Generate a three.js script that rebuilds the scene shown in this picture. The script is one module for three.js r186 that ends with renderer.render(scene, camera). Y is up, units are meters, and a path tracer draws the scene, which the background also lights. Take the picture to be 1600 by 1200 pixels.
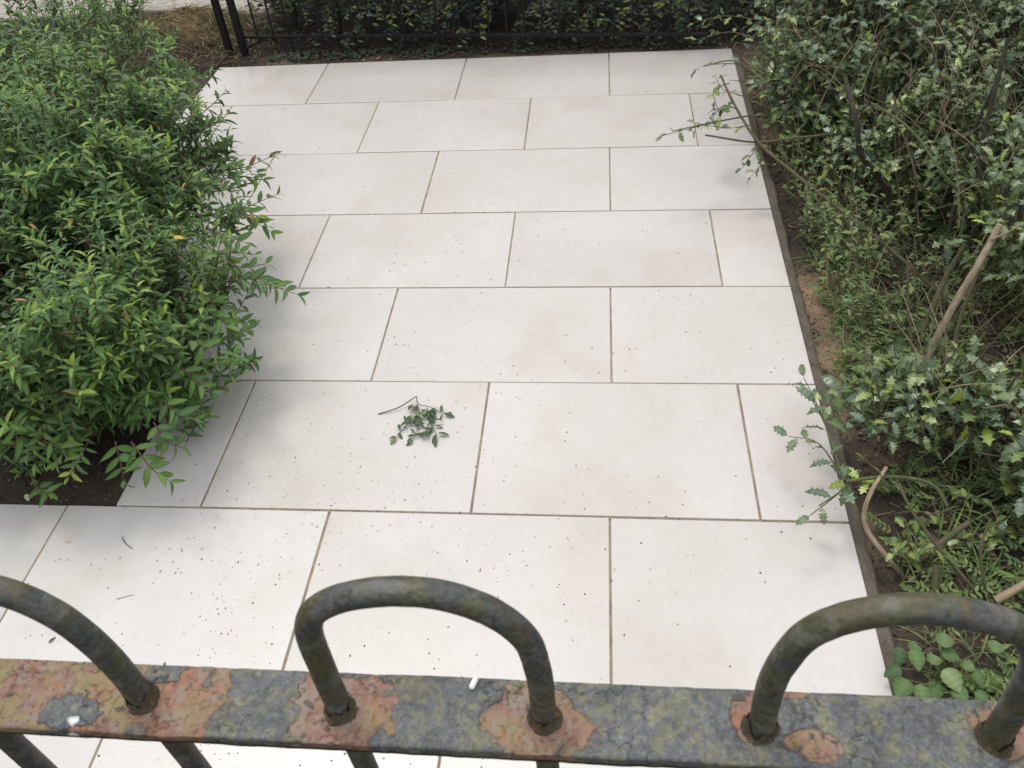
import * as THREE from 'three';
import { mergeGeometries } from 'three/addons/utils/BufferGeometryUtils.js';

// ---------------------------------------------------------------- camera, sky, sun, exposure
const renderer = new THREE.WebGLRenderer({ antialias: true });
renderer.setSize(1024, 768);
renderer.toneMapping = THREE.LinearToneMapping;
renderer.toneMappingExposure = 1.02;
renderer.shadowMap.enabled = true;
const scene = new THREE.Scene();
const V = (x, y, z) => new THREE.Vector3(x, y, z);
const camera = new THREE.PerspectiveCamera(49.36, 4 / 3, 0.05, 500);
camera.position.set(-0.0592, 2.1099, 1.6293);
camera.rotation.set(-0.7527, 0.1375, -0.0869, 'YXZ');
camera.focus = 2.3;
camera.userData.fStop = 16;
camera.updateMatrixWorld(true);
const FPX = 1305.5;                                   // focal length in pixels of the 1600 px wide photograph
{
  const W = 512, H = 256, d = new Float32Array(W * H * 4);
  for (let y = 0; y < H; y++) for (let x = 0; x < W; x++) {
    const el = (y + 0.5) / H * Math.PI - Math.PI / 2, s = Math.max(0, Math.sin(el));
    const L = 1.42 * (0.16 + 1.05 * Math.pow(s, 1.3)), i = (y * W + x) * 4;
    d[i] = L * 0.97; d[i + 1] = L * 0.99; d[i + 2] = L * 1.04; d[i + 3] = 1;
  }
  const t = new THREE.DataTexture(d, W, H, THREE.RGBAFormat, THREE.FloatType);
  t.mapping = THREE.EquirectangularReflectionMapping; t.magFilter = t.minFilter = THREE.LinearFilter; t.needsUpdate = true;
  scene.background = t; scene.environment = t;
}
const sun = new THREE.DirectionalLight(new THREE.Color(1, 0.95, 0.87), 1.2);
sun.position.set(-2.0, 8, -2.2); sun.castShadow = true; sun.shadow.radius = 26;
sun.shadow.mapSize.set(2048, 2048);
Object.assign(sun.shadow.camera, { left: -6, right: 6, top: 6, bottom: -6, near: 0.5, far: 25 });
scene.add(sun); scene.add(sun.target);

// ---------------------------------------------------------------- helpers
let seed = 12345;
const rnd = () => { seed |= 0; seed = seed + 0x6D2B79F5 | 0; let t = Math.imul(seed ^ seed >>> 15, 1 | seed); t = t + Math.imul(t ^ t >>> 7, 61 | t) ^ t; return ((t ^ t >>> 14) >>> 0) / 4294967296; };
const rr = (a, b) => a + (b - a) * rnd();
const pick = (a) => a[Math.floor(rnd() * a.length)];
const clamp = (x, a = 0, b = 1) => Math.min(b, Math.max(a, x));
const smooth = (a, b, x) => { const t = clamp((x - a) / (b - a)); return t * t * (3 - 2 * t); };
const mix = (a, b, t) => a + (b - a) * t;
function hash(x, y, s) { let h = Math.imul(x, 374761393) + Math.imul(y, 668265263) + Math.imul(s, 1274126177) | 0; h = Math.imul(h ^ h >>> 13, 1274126177); return ((h ^ h >>> 16) >>> 0) / 4294967296; }
function vnoise(x, y, s = 0, px = 0, py = 0) {
  const xi = Math.floor(x), yi = Math.floor(y), fx = x - xi, fy = y - yi, u = fx * fx * (3 - 2 * fx), v = fy * fy * (3 - 2 * fy);
  const m = (a, p) => p ? ((a % p) + p) % p : a;
  const a = hash(m(xi, px), m(yi, py), s), b = hash(m(xi + 1, px), m(yi, py), s), c = hash(m(xi, px), m(yi + 1, py), s), e = hash(m(xi + 1, px), m(yi + 1, py), s);
  return a + (b - a) * u + (c - a) * v + (a - b - c + e) * u * v;
}
function fbm(x, y, s = 0, oct = 4, px = 0, py = 0) {
  let v = 0, a = 0.5, n = 0;
  for (let o = 0; o < oct; o++) { v += a * vnoise(x, y, s + o * 17, px, py); n += a; a *= 0.5; x *= 2; y *= 2; px *= 2; py *= 2; }
  return v / n;
}
function tex(w, h, fn, srgb = false) {
  const d = new Uint8Array(w * h * 4), o = [0, 0, 0];
  for (let y = 0; y < h; y++) for (let x = 0; x < w; x++) {
    fn(x / w, y / h, o); const i = (y * w + x) * 4;
    for (let k = 0; k < 3; k++) { const c = clamp(o[k]); d[i + k] = Math.round(255 * (srgb ? (c <= 0.0031308 ? c * 12.92 : 1.055 * Math.pow(c, 1 / 2.4) - 0.055) : c)); }
    d[i + 3] = 255;
  }
  const t = new THREE.DataTexture(d, w, h, THREE.RGBAFormat);
  t.wrapS = t.wrapT = THREE.RepeatWrapping; t.magFilter = THREE.LinearFilter; t.minFilter = THREE.LinearMipmapLinearFilter; t.generateMipmaps = true;
  if (srgb) t.colorSpace = THREE.SRGBColorSpace;
  t.needsUpdate = true; return t;
}
const lin = (r, g, b) => new THREE.Color().setRGB(r, g, b);
function at(x, y, h) {                                // the point at height h that the photograph shows at pixel (x, y)
  const d = V((x - 800) / FPX, -(y - 600) / FPX, -1).applyQuaternion(camera.quaternion);
  return camera.position.clone().addScaledVector(d, (h - camera.position.y) / d.y);
}
const used = {};
function numbered(name) { const n = used[name] = (used[name] ?? -1) + 1; return n ? name + '_' + String(n).padStart(3, '0') : name; }
function thing(name, label, category, pos = [0, 0, 0], group) {
  const o = new THREE.Group(); o.name = numbered(name); o.position.set(...pos); o.userData = { label, category };
  if (group) o.userData.group = group;
  scene.add(o); return o;
}
function struct(name, geo, mat, label, category) {
  const m = new THREE.Mesh(geo, mat); m.name = numbered(name); m.userData = { kind: 'structure', label, category }; shade(m); scene.add(m); return m;
}
function shade(m) { m.castShadow = m.receiveShadow = true; return m; }
function part(name, geo, mat, parent, extra) {
  const m = shade(new THREE.Mesh(geo, mat)); m.name = numbered(name);
  if (extra) Object.assign(m.userData, extra);
  parent.add(m); return m;
}
function solo(name, geo, mat, label, category, group, kind) {
  const m = shade(new THREE.Mesh(geo, mat)); m.name = numbered(name); m.userData = { label, category };
  if (group) m.userData.group = group;
  if (kind) m.userData.kind = kind;
  scene.add(m); return m;
}
// a tapering tube through points, in a parent's local space
function tube(pts, r0, r1, seg = 0, rad = 7, wob = 0) {
  const c = new THREE.CatmullRomCurve3(pts), n = seg || Math.max(6, pts.length * 5), g = new THREE.TubeGeometry(c, n, 1, rad, false);
  const p = g.attributes.position, nn = g.attributes.normal, tmp = V();
  for (let i = 0; i <= n; i++) {
    c.getPointAt(i / n, tmp); const r = mix(r0, r1, i / n);
    for (let j = 0; j <= rad; j++) {
      const k = i * (rad + 1) + j, w = r * (1 + wob * (vnoise(i * 0.9, (j % rad) * 1.7, 5) - 0.5));
      p.setXYZ(k, tmp.x + nn.getX(k) * w, tmp.y + nn.getY(k) * w, tmp.z + nn.getZ(k) * w);
    }
  }
  const len = c.getLength(), uv = g.attributes.uv;
  for (let i = 0; i < uv.count; i++) uv.setXY(i, uv.getX(i) * len, uv.getY(i));
  // closing caps
  const pos = Array.from(p.array), nor = Array.from(nn.array), uvs = Array.from(uv.array), idx = Array.from(g.index.array);
  for (const end of [0, 1]) {
    const q = c.getPointAt(end), t = c.getTangentAt(end).multiplyScalar(end ? 1 : -1), ci = pos.length / 3;
    pos.push(q.x, q.y, q.z); nor.push(t.x, t.y, t.z); uvs.push(end * len, 0.5);
    for (let j = 0; j <= rad; j++) { const k = (end ? n : 0) * (rad + 1) + j; pos.push(pos[k * 3], pos[k * 3 + 1], pos[k * 3 + 2]); nor.push(t.x, t.y, t.z); uvs.push(end * len, j / rad); }
    for (let j = 0; j < rad; j++) end ? idx.push(ci, ci + 1 + j, ci + 2 + j) : idx.push(ci, ci + 2 + j, ci + 1 + j);
  }
  const o = new THREE.BufferGeometry();
  o.setAttribute('position', new THREE.Float32BufferAttribute(pos, 3)); o.setAttribute('normal', new THREE.Float32BufferAttribute(nor, 3)); o.setAttribute('uv', new THREE.Float32BufferAttribute(uvs, 2)); o.setIndex(idx);
  return o;
}

// ---------------------------------------------------------------- materials
const bumpSoil = tex(512, 512, (u, v, o) => { const n = 0.6 * fbm(u * 24, v * 24, 3, 4, 24, 24) + 0.4 * Math.pow(vnoise(u * 110, v * 110, 9, 110, 110), 2); o[0] = o[1] = o[2] = n; });
const mapSoil = tex(512, 512, (u, v, o) => {
  const n = fbm(u * 10, v * 10, 21, 5, 10, 10), g = vnoise(u * 160, v * 160, 4, 160, 160), k = 0.45 + 0.75 * n + (g > 0.9 ? 0.7 : 0) * g + (g < 0.12 ? -0.25 : 0);
  o[0] = 0.62 * k; o[1] = 0.6 * k; o[2] = 0.57 * k;
}, true);
for (const t of [bumpSoil, mapSoil]) t.repeat.set(2.2, 2.2);
const M = {};
M.soil = new THREE.MeshStandardMaterial({ vertexColors: true, map: mapSoil, bumpMap: bumpSoil, bumpScale: 0.012, roughness: 1 });
M.far = new THREE.MeshStandardMaterial({ color: lin(0.06, 0.06, 0.035), map: mapSoil, roughness: 1 });
M.joint = new THREE.MeshStandardMaterial({ color: lin(0.56, 0.46, 0.34), map: mapSoil, bumpMap: bumpSoil, bumpScale: 0.004, roughness: 1 });
M.concrete = new THREE.MeshStandardMaterial({ color: lin(0.25, 0.215, 0.175), map: mapSoil, bumpMap: bumpSoil, bumpScale: 0.004, roughness: 0.95 });
// limestone: cream with pale clouds, tiny pits and grains
const stoneMaps = [0, 1, 2].map((s) => tex(1024, 1024, (u, v, o) => {
  const c = fbm(u * 3, v * 3, 40 + s * 9, 4, 3, 3), f = fbm(u * 60, v * 60, 60 + s, 2, 60, 60), st = smooth(0.56, 0.78, fbm(u * 4, v * 4, 80 + s * 5, 3, 4, 4));
  const pit = vnoise(u * 300, v * 300, 7 + s, 300, 300), blot = smooth(0.985, 1, vnoise(u * 110, v * 110, 90 + s, 110, 110));
  let k = 0.92 + 0.2 * (c - 0.5) + 0.06 * (f - 0.5) - 0.035 * st; if (pit > 0.985) k *= 0.94;
  k *= 1 - 0.1 * blot;
  o[0] = 0.615 * k; o[1] = (0.592 - 0.012 * st - 0.03 * blot) * k; o[2] = (0.565 - 0.032 * st + 0.03 * (c - 0.5) - 0.05 * blot) * k;
}, true));
const stoneRough = tex(512, 512, (u, v, o) => { o[0] = o[2] = 0; o[1] = 0.29 + 0.14 * (fbm(u * 6, v * 6, 31, 4, 6, 6) - 0.5) + 0.02 * (vnoise(u * 150, v * 150, 8, 150, 150) - 0.5); });
const stoneBump = tex(512, 512, (u, v, o) => { o[0] = o[1] = o[2] = 0.5 * fbm(u * 8, v * 8, 33, 3, 8, 8) + 0.5 * vnoise(u * 200, v * 200, 5, 200, 200); });
M.stone = [];
for (let i = 0; i < 6; i++) {
  const w = [0.012, 0.022, 0.006, 0.018, 0.002, 0.024][i], k = [1, 0.96, 1.01, 0.93, 0.985, 0.95][i];
  M.stone.push(new THREE.MeshStandardMaterial({ color: lin(k + w, k, k - w), map: stoneMaps[i % 3], roughnessMap: stoneRough, roughness: 1, bumpMap: stoneBump, bumpScale: 0.00005 }));
}
const bark = (r, g, b, s, moss = 0) => new THREE.MeshStandardMaterial({ map: tex(256, 128, (u, v, o) => {
  const n = fbm(u * 8, v * 6, s, 4, 8, 6), m = moss * smooth(0.5, 0.7, fbm(u * 5, v * 4, s + 50, 3, 5, 4)), k = 0.6 + 0.8 * n;
  o[0] = mix(r * k, 0.09, m); o[1] = mix(g * k, 0.11, m); o[2] = mix(b * k, 0.03, m);
}, true), bumpMap: stoneBump, bumpScale: 0.002, roughness: 0.9 });
M.bark = bark(0.13, 0.1, 0.07, 3, 0.7); M.barkPale = bark(0.36, 0.28, 0.19, 9, 0.15); M.barkDark = bark(0.055, 0.045, 0.035, 5, 0.3); M.barkGreen = bark(0.13, 0.15, 0.06, 6, 0.5);
for (const b of [M.bark, M.barkPale, M.barkDark, M.barkGreen]) b.map.repeat.set(5, 1);
M.twigRed = new THREE.MeshStandardMaterial({ color: lin(0.11, 0.05, 0.04), roughness: 0.8 });
M.twigGreen = new THREE.MeshStandardMaterial({ color: lin(0.12, 0.13, 0.05), roughness: 0.8 });
M.sawn = new THREE.MeshStandardMaterial({ color: lin(0.55, 0.4, 0.25), roughness: 0.9 });
M.leaf = new THREE.MeshPhysicalMaterial({ vertexColors: true, side: THREE.DoubleSide, roughness: 0.95, transmission: 0.3, thickness: 0, clearcoat: 0.35, clearcoatRoughness: 0.38 });
M.holly = new THREE.MeshPhysicalMaterial({ vertexColors: true, side: THREE.DoubleSide, roughness: 0.36, clearcoat: 0.5, clearcoatRoughness: 0.3 });
M.soft = new THREE.MeshPhysicalMaterial({ vertexColors: true, side: THREE.DoubleSide, roughness: 0.95, transmission: 0.35, thickness: 0 });
M.dry = new THREE.MeshStandardMaterial({ vertexColors: true, side: THREE.DoubleSide, roughness: 1 });
M.black = new THREE.MeshStandardMaterial({ color: lin(0.006, 0.006, 0.007), roughness: 0.8 });

// ---------------------------------------------------------------- ground
const leftEdge = (z) => -2.525 - 0.004 * (z + 3.62), rightEdge = (z) => 0.704 + (0.551 - z) * 0.0126;
const inPatio = (x, z) => z > -3.64 - (x - 0.75) * -0.0138 && z < 1.215 && x < rightEdge(z) && (z > 0 ? true : z > -1.2 ? x > -1.645 : x > leftEdge(z));
const SOIL = [0.06, 0.046, 0.034], SAND = [0.27, 0.2, 0.13], HUMUS = [0.034, 0.026, 0.02], PATH = [0.42, 0.39, 0.36], STRAW = [0.16, 0.12, 0.06];
function groundHeight(x, z) {
  const n = fbm(x * 3 + 50, z * 3 + 50, 11, 4) - 0.5, f = fbm(x * 18 + 90, z * 18 + 90, 13, 3) - 0.5;
  let h = -0.03 + 0.07 * n + 0.022 * f;
  const e = x - rightEdge(z);
  if (e > -0.05 && z < 1.25) h = mix(-0.052, h + 0.02, smooth(0.04, 0.22, e)) + 0.006 * f;
  if (x < -1.5 && z < 0.02 && x > -2.6) h = -0.022 + 0.02 * n + 0.012 * f;
  if (x < -2.5) h += 0.03 * smooth(0, 0.5, -2.5 - x);
  if (z < -3.6) h = mix(-0.016 + 0.012 * f, h, smooth(0, 0.3, -3.62 - z));
  if (z > 1.2) h = -0.06;
  h += 0.16 * Math.exp(-(((x + 2.95) / 0.34) ** 2 + ((z + 4.15) / 0.3) ** 2)) * (0.8 + 0.8 * n);
  const p = smooth(-4.62, -4.8, z + 0.05 * Math.sin(x * 3)) * smooth(-2.2, -2.6, x); if (p > 0) h = mix(h, -0.01 + 0.006 * f, p);
  return h;
}
{
  const X0 = -6.2, X1 = 4.2, Z0 = -8, Z1 = 1.9, nx = 380, nz = 400, pos = [], col = [], uv = [], idx = [], keep = [];
  for (let j = 0; j <= nz; j++) for (let i = 0; i <= nx; i++) {
    const x = mix(X0, X1, i / nx), z = mix(Z0, Z1, j / nz), pat = inPatio(x, z) && inPatio(x - 0.04, z) && inPatio(x + 0.04, z) && inPatio(x, z - 0.04);
    keep.push(inPatio(x, z)); pos.push(x, pat ? -0.06 : groundHeight(x, z), z); uv.push(x, z);
    const n = fbm(x * 2.3 + 9, z * 2.3 + 9, 71, 4), e = x - rightEdge(z);
    let c = SOIL.map((a, k) => mix(a, HUMUS[k], smooth(0.35, 0.65, n)));
    if (e > -0.1) { const s = smooth(0.36, 0.62, fbm(x * 2 + 3, z * 2.6 + 5, 75, 3)) * smooth(0.36, 0.1, e) * (z > -2.6 ? 1 : 0.3); c = c.map((a, k) => mix(a, SAND[k], s)); }
    if (z < -3.6 && x > -2.6) { const s = 0.5 * smooth(0.18, 0.02, -3.62 - z) * smooth(0.4, 0.6, fbm(x * 1.4, 3, 77, 2)); c = c.map((a, k) => mix(a, SAND[k], s)); }
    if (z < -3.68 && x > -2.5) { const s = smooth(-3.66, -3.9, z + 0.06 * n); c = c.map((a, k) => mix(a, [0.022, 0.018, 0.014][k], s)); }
    const st = smooth(0.5, 1, Math.exp(-(((x + 2.95) / 0.55) ** 2 + ((z + 4.2) / 0.42) ** 2)) + 0.5 * (n - 0.5)); c = c.map((a, k) => mix(a, STRAW[k], st));
    const p = smooth(-4.62, -4.8, z + 0.05 * Math.sin(x * 3)) * smooth(-2.2, -2.6, x); c = c.map((a, k) => mix(a, PATH[k], p));
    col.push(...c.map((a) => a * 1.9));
  }
  for (let j = 0; j < nz; j++) for (let i = 0; i < nx; i++) { const a = j * (nx + 1) + i, b = a + 1, c = a + nx + 1, d = c + 1; idx.push(a, c, b, b, c, d); }
  const g = new THREE.BufferGeometry();
  g.setAttribute('position', new THREE.Float32BufferAttribute(pos, 3)); g.setAttribute('color', new THREE.Float32BufferAttribute(col, 3)); g.setAttribute('uv', new THREE.Float32BufferAttribute(uv, 2)); g.setIndex(idx); g.computeVertexNormals();
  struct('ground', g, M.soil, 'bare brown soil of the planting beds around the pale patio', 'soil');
  const f = new THREE.PlaneGeometry(400, 400); f.rotateX(-Math.PI / 2); f.translate(0, -0.16, 0);
  for (let i = 0; i < f.attributes.uv.count; i++) f.attributes.uv.setXY(i, f.attributes.uv.getX(i) * 400, f.attributes.uv.getY(i) * 400);
  struct('outer_ground', f, M.far, 'dark earth far beyond the beds', 'ground');
}

// ---------------------------------------------------------------- patio of limestone slabs
{
  const patio = new THREE.Group(); patio.name = 'patio'; patio.userData = { kind: 'structure', label: 'patio of large pale limestone slabs laid in staggered rows with sanded joints', category: 'patio' }; scene.add(patio);
  const Z = [-3.6275, -3.0167, -2.398, -1.7849, -1.1963, -0.6119, 0, 0.6, 1.2], off = [0.0058, 0.0052, 0.0019, 0.0061, -0.0028, -0.0025, -0.0136, 0.006], J = 0.0034;
  for (let r = 0; r < 8; r++) {
    const zt = (x) => Z[r] + (r === 0 ? (x - 0.0) * -0.0138 : 0), zb = Z[r + 1], L = r < 4 ? leftEdge(Z[r]) : r < 6 ? -1.645 : -3.4;
    const js = []; for (let u = -5 + (r % 2 ? 0.5 : 0); u < 2; u++) js.push(u * 0.9 + off[r]);
    const cuts = [L, ...js.filter((x) => x > L + 0.05 && x < rightEdge(Z[r]) - 0.05), null];
    for (let i = 0; i + 1 < cuts.length; i++) {
      const a = cuts[i] + (i ? J : 0), last = cuts[i + 1] === null, b0 = last ? rightEdge(zt(0.7)) : cuts[i + 1] - J, b1 = last ? rightEdge(zb) : cuts[i + 1] - J;
      const bev = 0.0022, top = r ? J : 0, s = new THREE.Shape();
      const e = () => rr(-0.0008, 0.0008), P0 = [[a + bev, -(zt(a) + top + bev)], [b0 - bev, -(zt(b0) + top + bev)], [b1 - bev, -(zb - J - bev)], [a + bev, -(zb - J - bev)]];
      const P = P0.map(([x, y]) => [x + e(), y + e()]); s.moveTo(...P[0]); for (const q of P.slice(1)) s.lineTo(...q); s.closePath();
      const g = new THREE.ExtrudeGeometry(s, { depth: 0.036, bevelEnabled: true, bevelThickness: bev, bevelSize: bev, bevelSegments: 2 });
      g.rotateX(-Math.PI / 2); g.translate(0, -0.036 - bev, 0);
      const uv = g.attributes.uv, p = g.attributes.position, ou = rnd() * 7, ov = rnd() * 7;
      for (let k = 0; k < uv.count; k++) uv.setXY(k, p.getX(k) * 0.83 + ou, p.getZ(k) * 0.83 + ov);
      const dy = rr(-0.0012, 0.0012); g.translate(0, dy, 0);
      part('paving_slab', g, pick(M.stone), patio);
    }
  }
  // the sanded joints: one bed a few millimetres below the slab faces
  const bed = [[-2.5, -3.58, 3.2, 2.4], [-1.63, -1.19, 2.33, 1.2], [-3.38, 0.006, 4.08, 1.19]].map(([x, z, w, d]) => { const g = new THREE.BoxGeometry(w - 0.012, 0.03, d); g.translate(x + w / 2, -0.0188, z + d / 2); return g; });
  const bg = mergeGeometries(bed); for (let k = 0; k < bg.attributes.uv.count; k++) bg.attributes.uv.setXY(k, bg.attributes.position.getX(k), bg.attributes.position.getZ(k));
  part('joint_filling', bg, M.joint, patio);
  // haunching of grey mortar along the right edge
  const pos = [], uv = [], idx = [], n = 260;
  for (let i = 0; i <= n; i++) {
    const z = mix(-3.66, 1.2, i / n), x = rightEdge(z), w = 0.05 + 0.022 * (fbm(z * 2.1 + 30, 1, 15, 3) - 0.5) + 0.01 * (vnoise(z * 14 + 100, 3, 2) - 0.5);
    const rows = [[0.0015, -0.012], [w * 0.35, -0.017 - 0.004 * vnoise(z * 9 + 70, 1, 8)], [w * 0.8, -0.024 - 0.006 * vnoise(z * 8 + 50, 1, 3)], [w, -0.034], [w + 0.012, -0.075]];
    for (const [dx, y] of rows) { pos.push(x + dx, y, z); uv.push(x + dx, z); }
  }
  for (let i = 0; i < n; i++) for (let k = 0; k < 4; k++) { const a = i * 5 + k, b = a + 1, c = a + 5, d = c + 1; idx.push(a, c, b, b, c, d); }
  const g = new THREE.BufferGeometry(); g.setAttribute('position', new THREE.Float32BufferAttribute(pos, 3)); g.setAttribute('uv', new THREE.Float32BufferAttribute(uv, 2)); g.setIndex(idx); g.computeVertexNormals();
  part('mortar_haunching', g, M.concrete, patio, { label: 'grey mortar strip along the right edge of the slabs' });
}

// ---------------------------------------------------------------- leaves
function leafGeo(rows, color) {                       // rows: [z, halfWidth, yEdge, yMid] ; along +z, face up +y
  const pos = [], col = [], idx = [];
  for (const [z, w, ye, ym, xl = 0] of rows) { pos.push(-w + xl, ye, z, xl * 0.4, ym, z, w + xl, ye, z); col.push(...color.map((c) => c), ...color.map((c, k) => c * [1.45, 1.4, 1.5][k] + 0.012), ...color.map((c) => c)); }
  for (let i = 0; i + 1 < rows.length; i++) { const a = i * 3; for (const k of [0, 1]) idx.push(a + k, a + k + 3, a + k + 1, a + k + 1, a + k + 3, a + k + 4); }
  const g = new THREE.BufferGeometry(); g.setAttribute('position', new THREE.Float32BufferAttribute(pos, 3)); g.setAttribute('color', new THREE.Float32BufferAttribute(col, 3)); g.setIndex(idx); g.computeVertexNormals(); return g;
}
const shapes = {
  lance: [[0.33, 0.18, 0.1], [0.29, 0.3, 0.2], [0.37, 0.05, 0.13], [0.32, 0.42, 0.08]].map(([w, droop, fold]) => [0, 0.1, 0.28, 0.48, 0.7, 0.88, 1].map((t) => {
    const hw = w * 0.5 * Math.pow(Math.sin(Math.PI * Math.pow(t, 0.8)), 0.85) || 0, ym = 0.06 * Math.sin(t * 3) - droop * t * t; return [t, Math.max(hw, t === 0 ? 0.008 : 0.001), ym + hw * fold * 2.2, ym];
  })),
  broad: [[0.5, 0.25, 0.15], [0.44, 0.1, 0.2]].map(([w, droop, fold]) => [0, 0.12, 0.35, 0.62, 0.85, 1].map((t) => { const hw = w * 0.5 * Math.pow(Math.sin(Math.PI * Math.pow(t, 0.9)), 0.7) || 0, ym = -droop * t * t; return [t, Math.max(hw, 0.004), ym + hw * fold * 2, ym]; })),
  ovate: [[0.78, 0.22], [0.7, 0.4], [0.84, 0.1]].map(([w, droop], q) => Array.from({ length: 21 }, (_, i) => { const t = i / 20, hw = w * 0.5 * Math.pow(Math.sin(Math.PI * Math.pow(t, 0.72)), 0.75) * (i % 2 ? 1.07 : 0.96) || 0, ym = 0.1 * Math.sin(2.6 * t) - droop * t * t; return [t, Math.max(hw, 0.004), ym + hw * (0.12 + 0.1 * Math.sin(i * 1.4 + q)), ym - 0.006 * (i % 4 < 2 ? 1 : -1)]; })),
  holly: [[0.52, 0.12, 1], [0.48, 0.3, 0.6], [0.56, 0.05, 1.3], [0.46, 0.4, 0.9]].map(([w, droop, wave], q) => {
    const rows = [[0, 0.012, 0, 0], [0.06, 0.05, 0, 0]];
    const nSp = q === 1 ? 4 : 3 + (q & 1), st = 0.74 / nSp, ym = (a) => 0.05 * Math.sin(3 * a) - droop * a * a;
    for (let i = 0; i < nSp; i++) {
      const t = 0.15 + i * st, env = (a) => 0.5 * w * Math.pow(Math.sin(Math.PI * Math.pow(a, 0.85)), 0.55), dn = i % 2 ? 1 : -1;
      rows.push([t + st * 0.28, env(t) * 0.9, ym(t) + 0.02 * wave * dn + 0.015, ym(t + st * 0.28)], [t + st * 0.36, env(t) * 1.34, ym(t) + 0.07 * wave * dn + 0.02, ym(t + st * 0.36)], [t + st * 0.55, env(t + st * 0.5) * 0.82, ym(t + st * 0.55) + 0.01 * dn, ym(t + st * 0.55)], [t + st * 0.9, env(t + st * 0.9) * 0.7, ym(t + st * 0.9) + 0.015, ym(t + st * 0.9)]);
    }
    rows.push([0.93, 0.05, -droop * 0.86, -droop * 0.86], [1.0, 0.002, -droop, -droop]);
    return rows;
  }),
};
const palettes = {
  shrub: [[0.07, 0.155, 0.022], [0.09, 0.185, 0.026], [0.06, 0.14, 0.032], [0.08, 0.17, 0.042], [0.14, 0.25, 0.03], [0.22, 0.31, 0.04], [0.05, 0.11, 0.018], [0.3, 0.22, 0.04], [0.2, 0.1, 0.05]],
  holly: [[0.07, 0.112, 0.036], [0.088, 0.134, 0.04], [0.056, 0.1, 0.046], [0.112, 0.16, 0.04], [0.16, 0.21, 0.045], [0.21, 0.28, 0.045]],
  hedge: [[0.045, 0.07, 0.03], [0.055, 0.085, 0.035], [0.035, 0.055, 0.028], [0.17, 0.21, 0.04]],
  weed: [[0.1, 0.165, 0.038], [0.13, 0.2, 0.045], [0.078, 0.14, 0.036], [0.17, 0.22, 0.06]],
  bramble: [[0.078, 0.145, 0.04], [0.105, 0.175, 0.05], [0.058, 0.108, 0.035], [0.19, 0.27, 0.11]],
  brown: [[0.13, 0.075, 0.045], [0.09, 0.055, 0.035], [0.19, 0.12, 0.08], [0.06, 0.04, 0.03], [0.26, 0.17, 0.12]],
};
const cache = {};
function template(shape, v, pal, tint) { return cache[`${shape}${v}${pal}${tint}`] ??= leafGeo(shapes[shape][v], Array.isArray(tint) ? tint : palettes[pal][tint]); }
const UP = V(0, 1, 0);
function leafMatrix(p, dir, normal, len, wid = 1) {
  const z = dir.clone().normalize(), y = normal.clone().addScaledVector(z, -normal.dot(z)); if (y.lengthSq() < 1e-6) y.set(1, 0, 0).addScaledVector(z, -z.x); y.normalize();
  const x = V().crossVectors(y, z); const m = new THREE.Matrix4().makeBasis(x.multiplyScalar(len * wid), y.multiplyScalar(len), z.multiplyScalar(len)); m.setPosition(p); return m;
}
const vp = new THREE.Matrix4().multiplyMatrices(camera.projectionMatrix, camera.matrixWorldInverse);
function mergeLeaves(list) {
  let nv = 0, ni = 0; const gs = list.map((l) => template(l.shape, l.v, l.pal, l.tint)); for (const g of gs) { nv += g.attributes.position.count; ni += g.index.count; }
  const P = new Float32Array(nv * 3), N = new Float32Array(nv * 3), C = new Float32Array(nv * 3), I = new Uint32Array(ni); let a = 0, b = 0; const t = V(), nm = new THREE.Matrix3();
  list.forEach((l, q) => {
    const g = gs[q], n = g.attributes.position.count; nm.getNormalMatrix(l.m); const k = l.k ?? 1;
    for (let i = 0; i < n; i++) {
      t.fromBufferAttribute(g.attributes.position, i).applyMatrix4(l.m); P.set([t.x, t.y, t.z], (a + i) * 3);
      t.fromBufferAttribute(g.attributes.normal, i).applyMatrix3(nm).normalize(); N.set([t.x, t.y, t.z], (a + i) * 3);
      for (let c = 0; c < 3; c++) C[(a + i) * 3 + c] = g.attributes.color.array[i * 3 + c] * k;
    }
    for (let i = 0; i < g.index.count; i++) I[b + i] = g.index.array[i] + a;
    a += n; b += g.index.count;
  });
  const g = new THREE.BufferGeometry(); g.setAttribute('position', new THREE.BufferAttribute(P, 3)); g.setAttribute('normal', new THREE.BufferAttribute(N, 3)); g.setAttribute('color', new THREE.BufferAttribute(C, 3)); g.setIndex(new THREE.BufferAttribute(I, 1)); return g;
}
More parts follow.
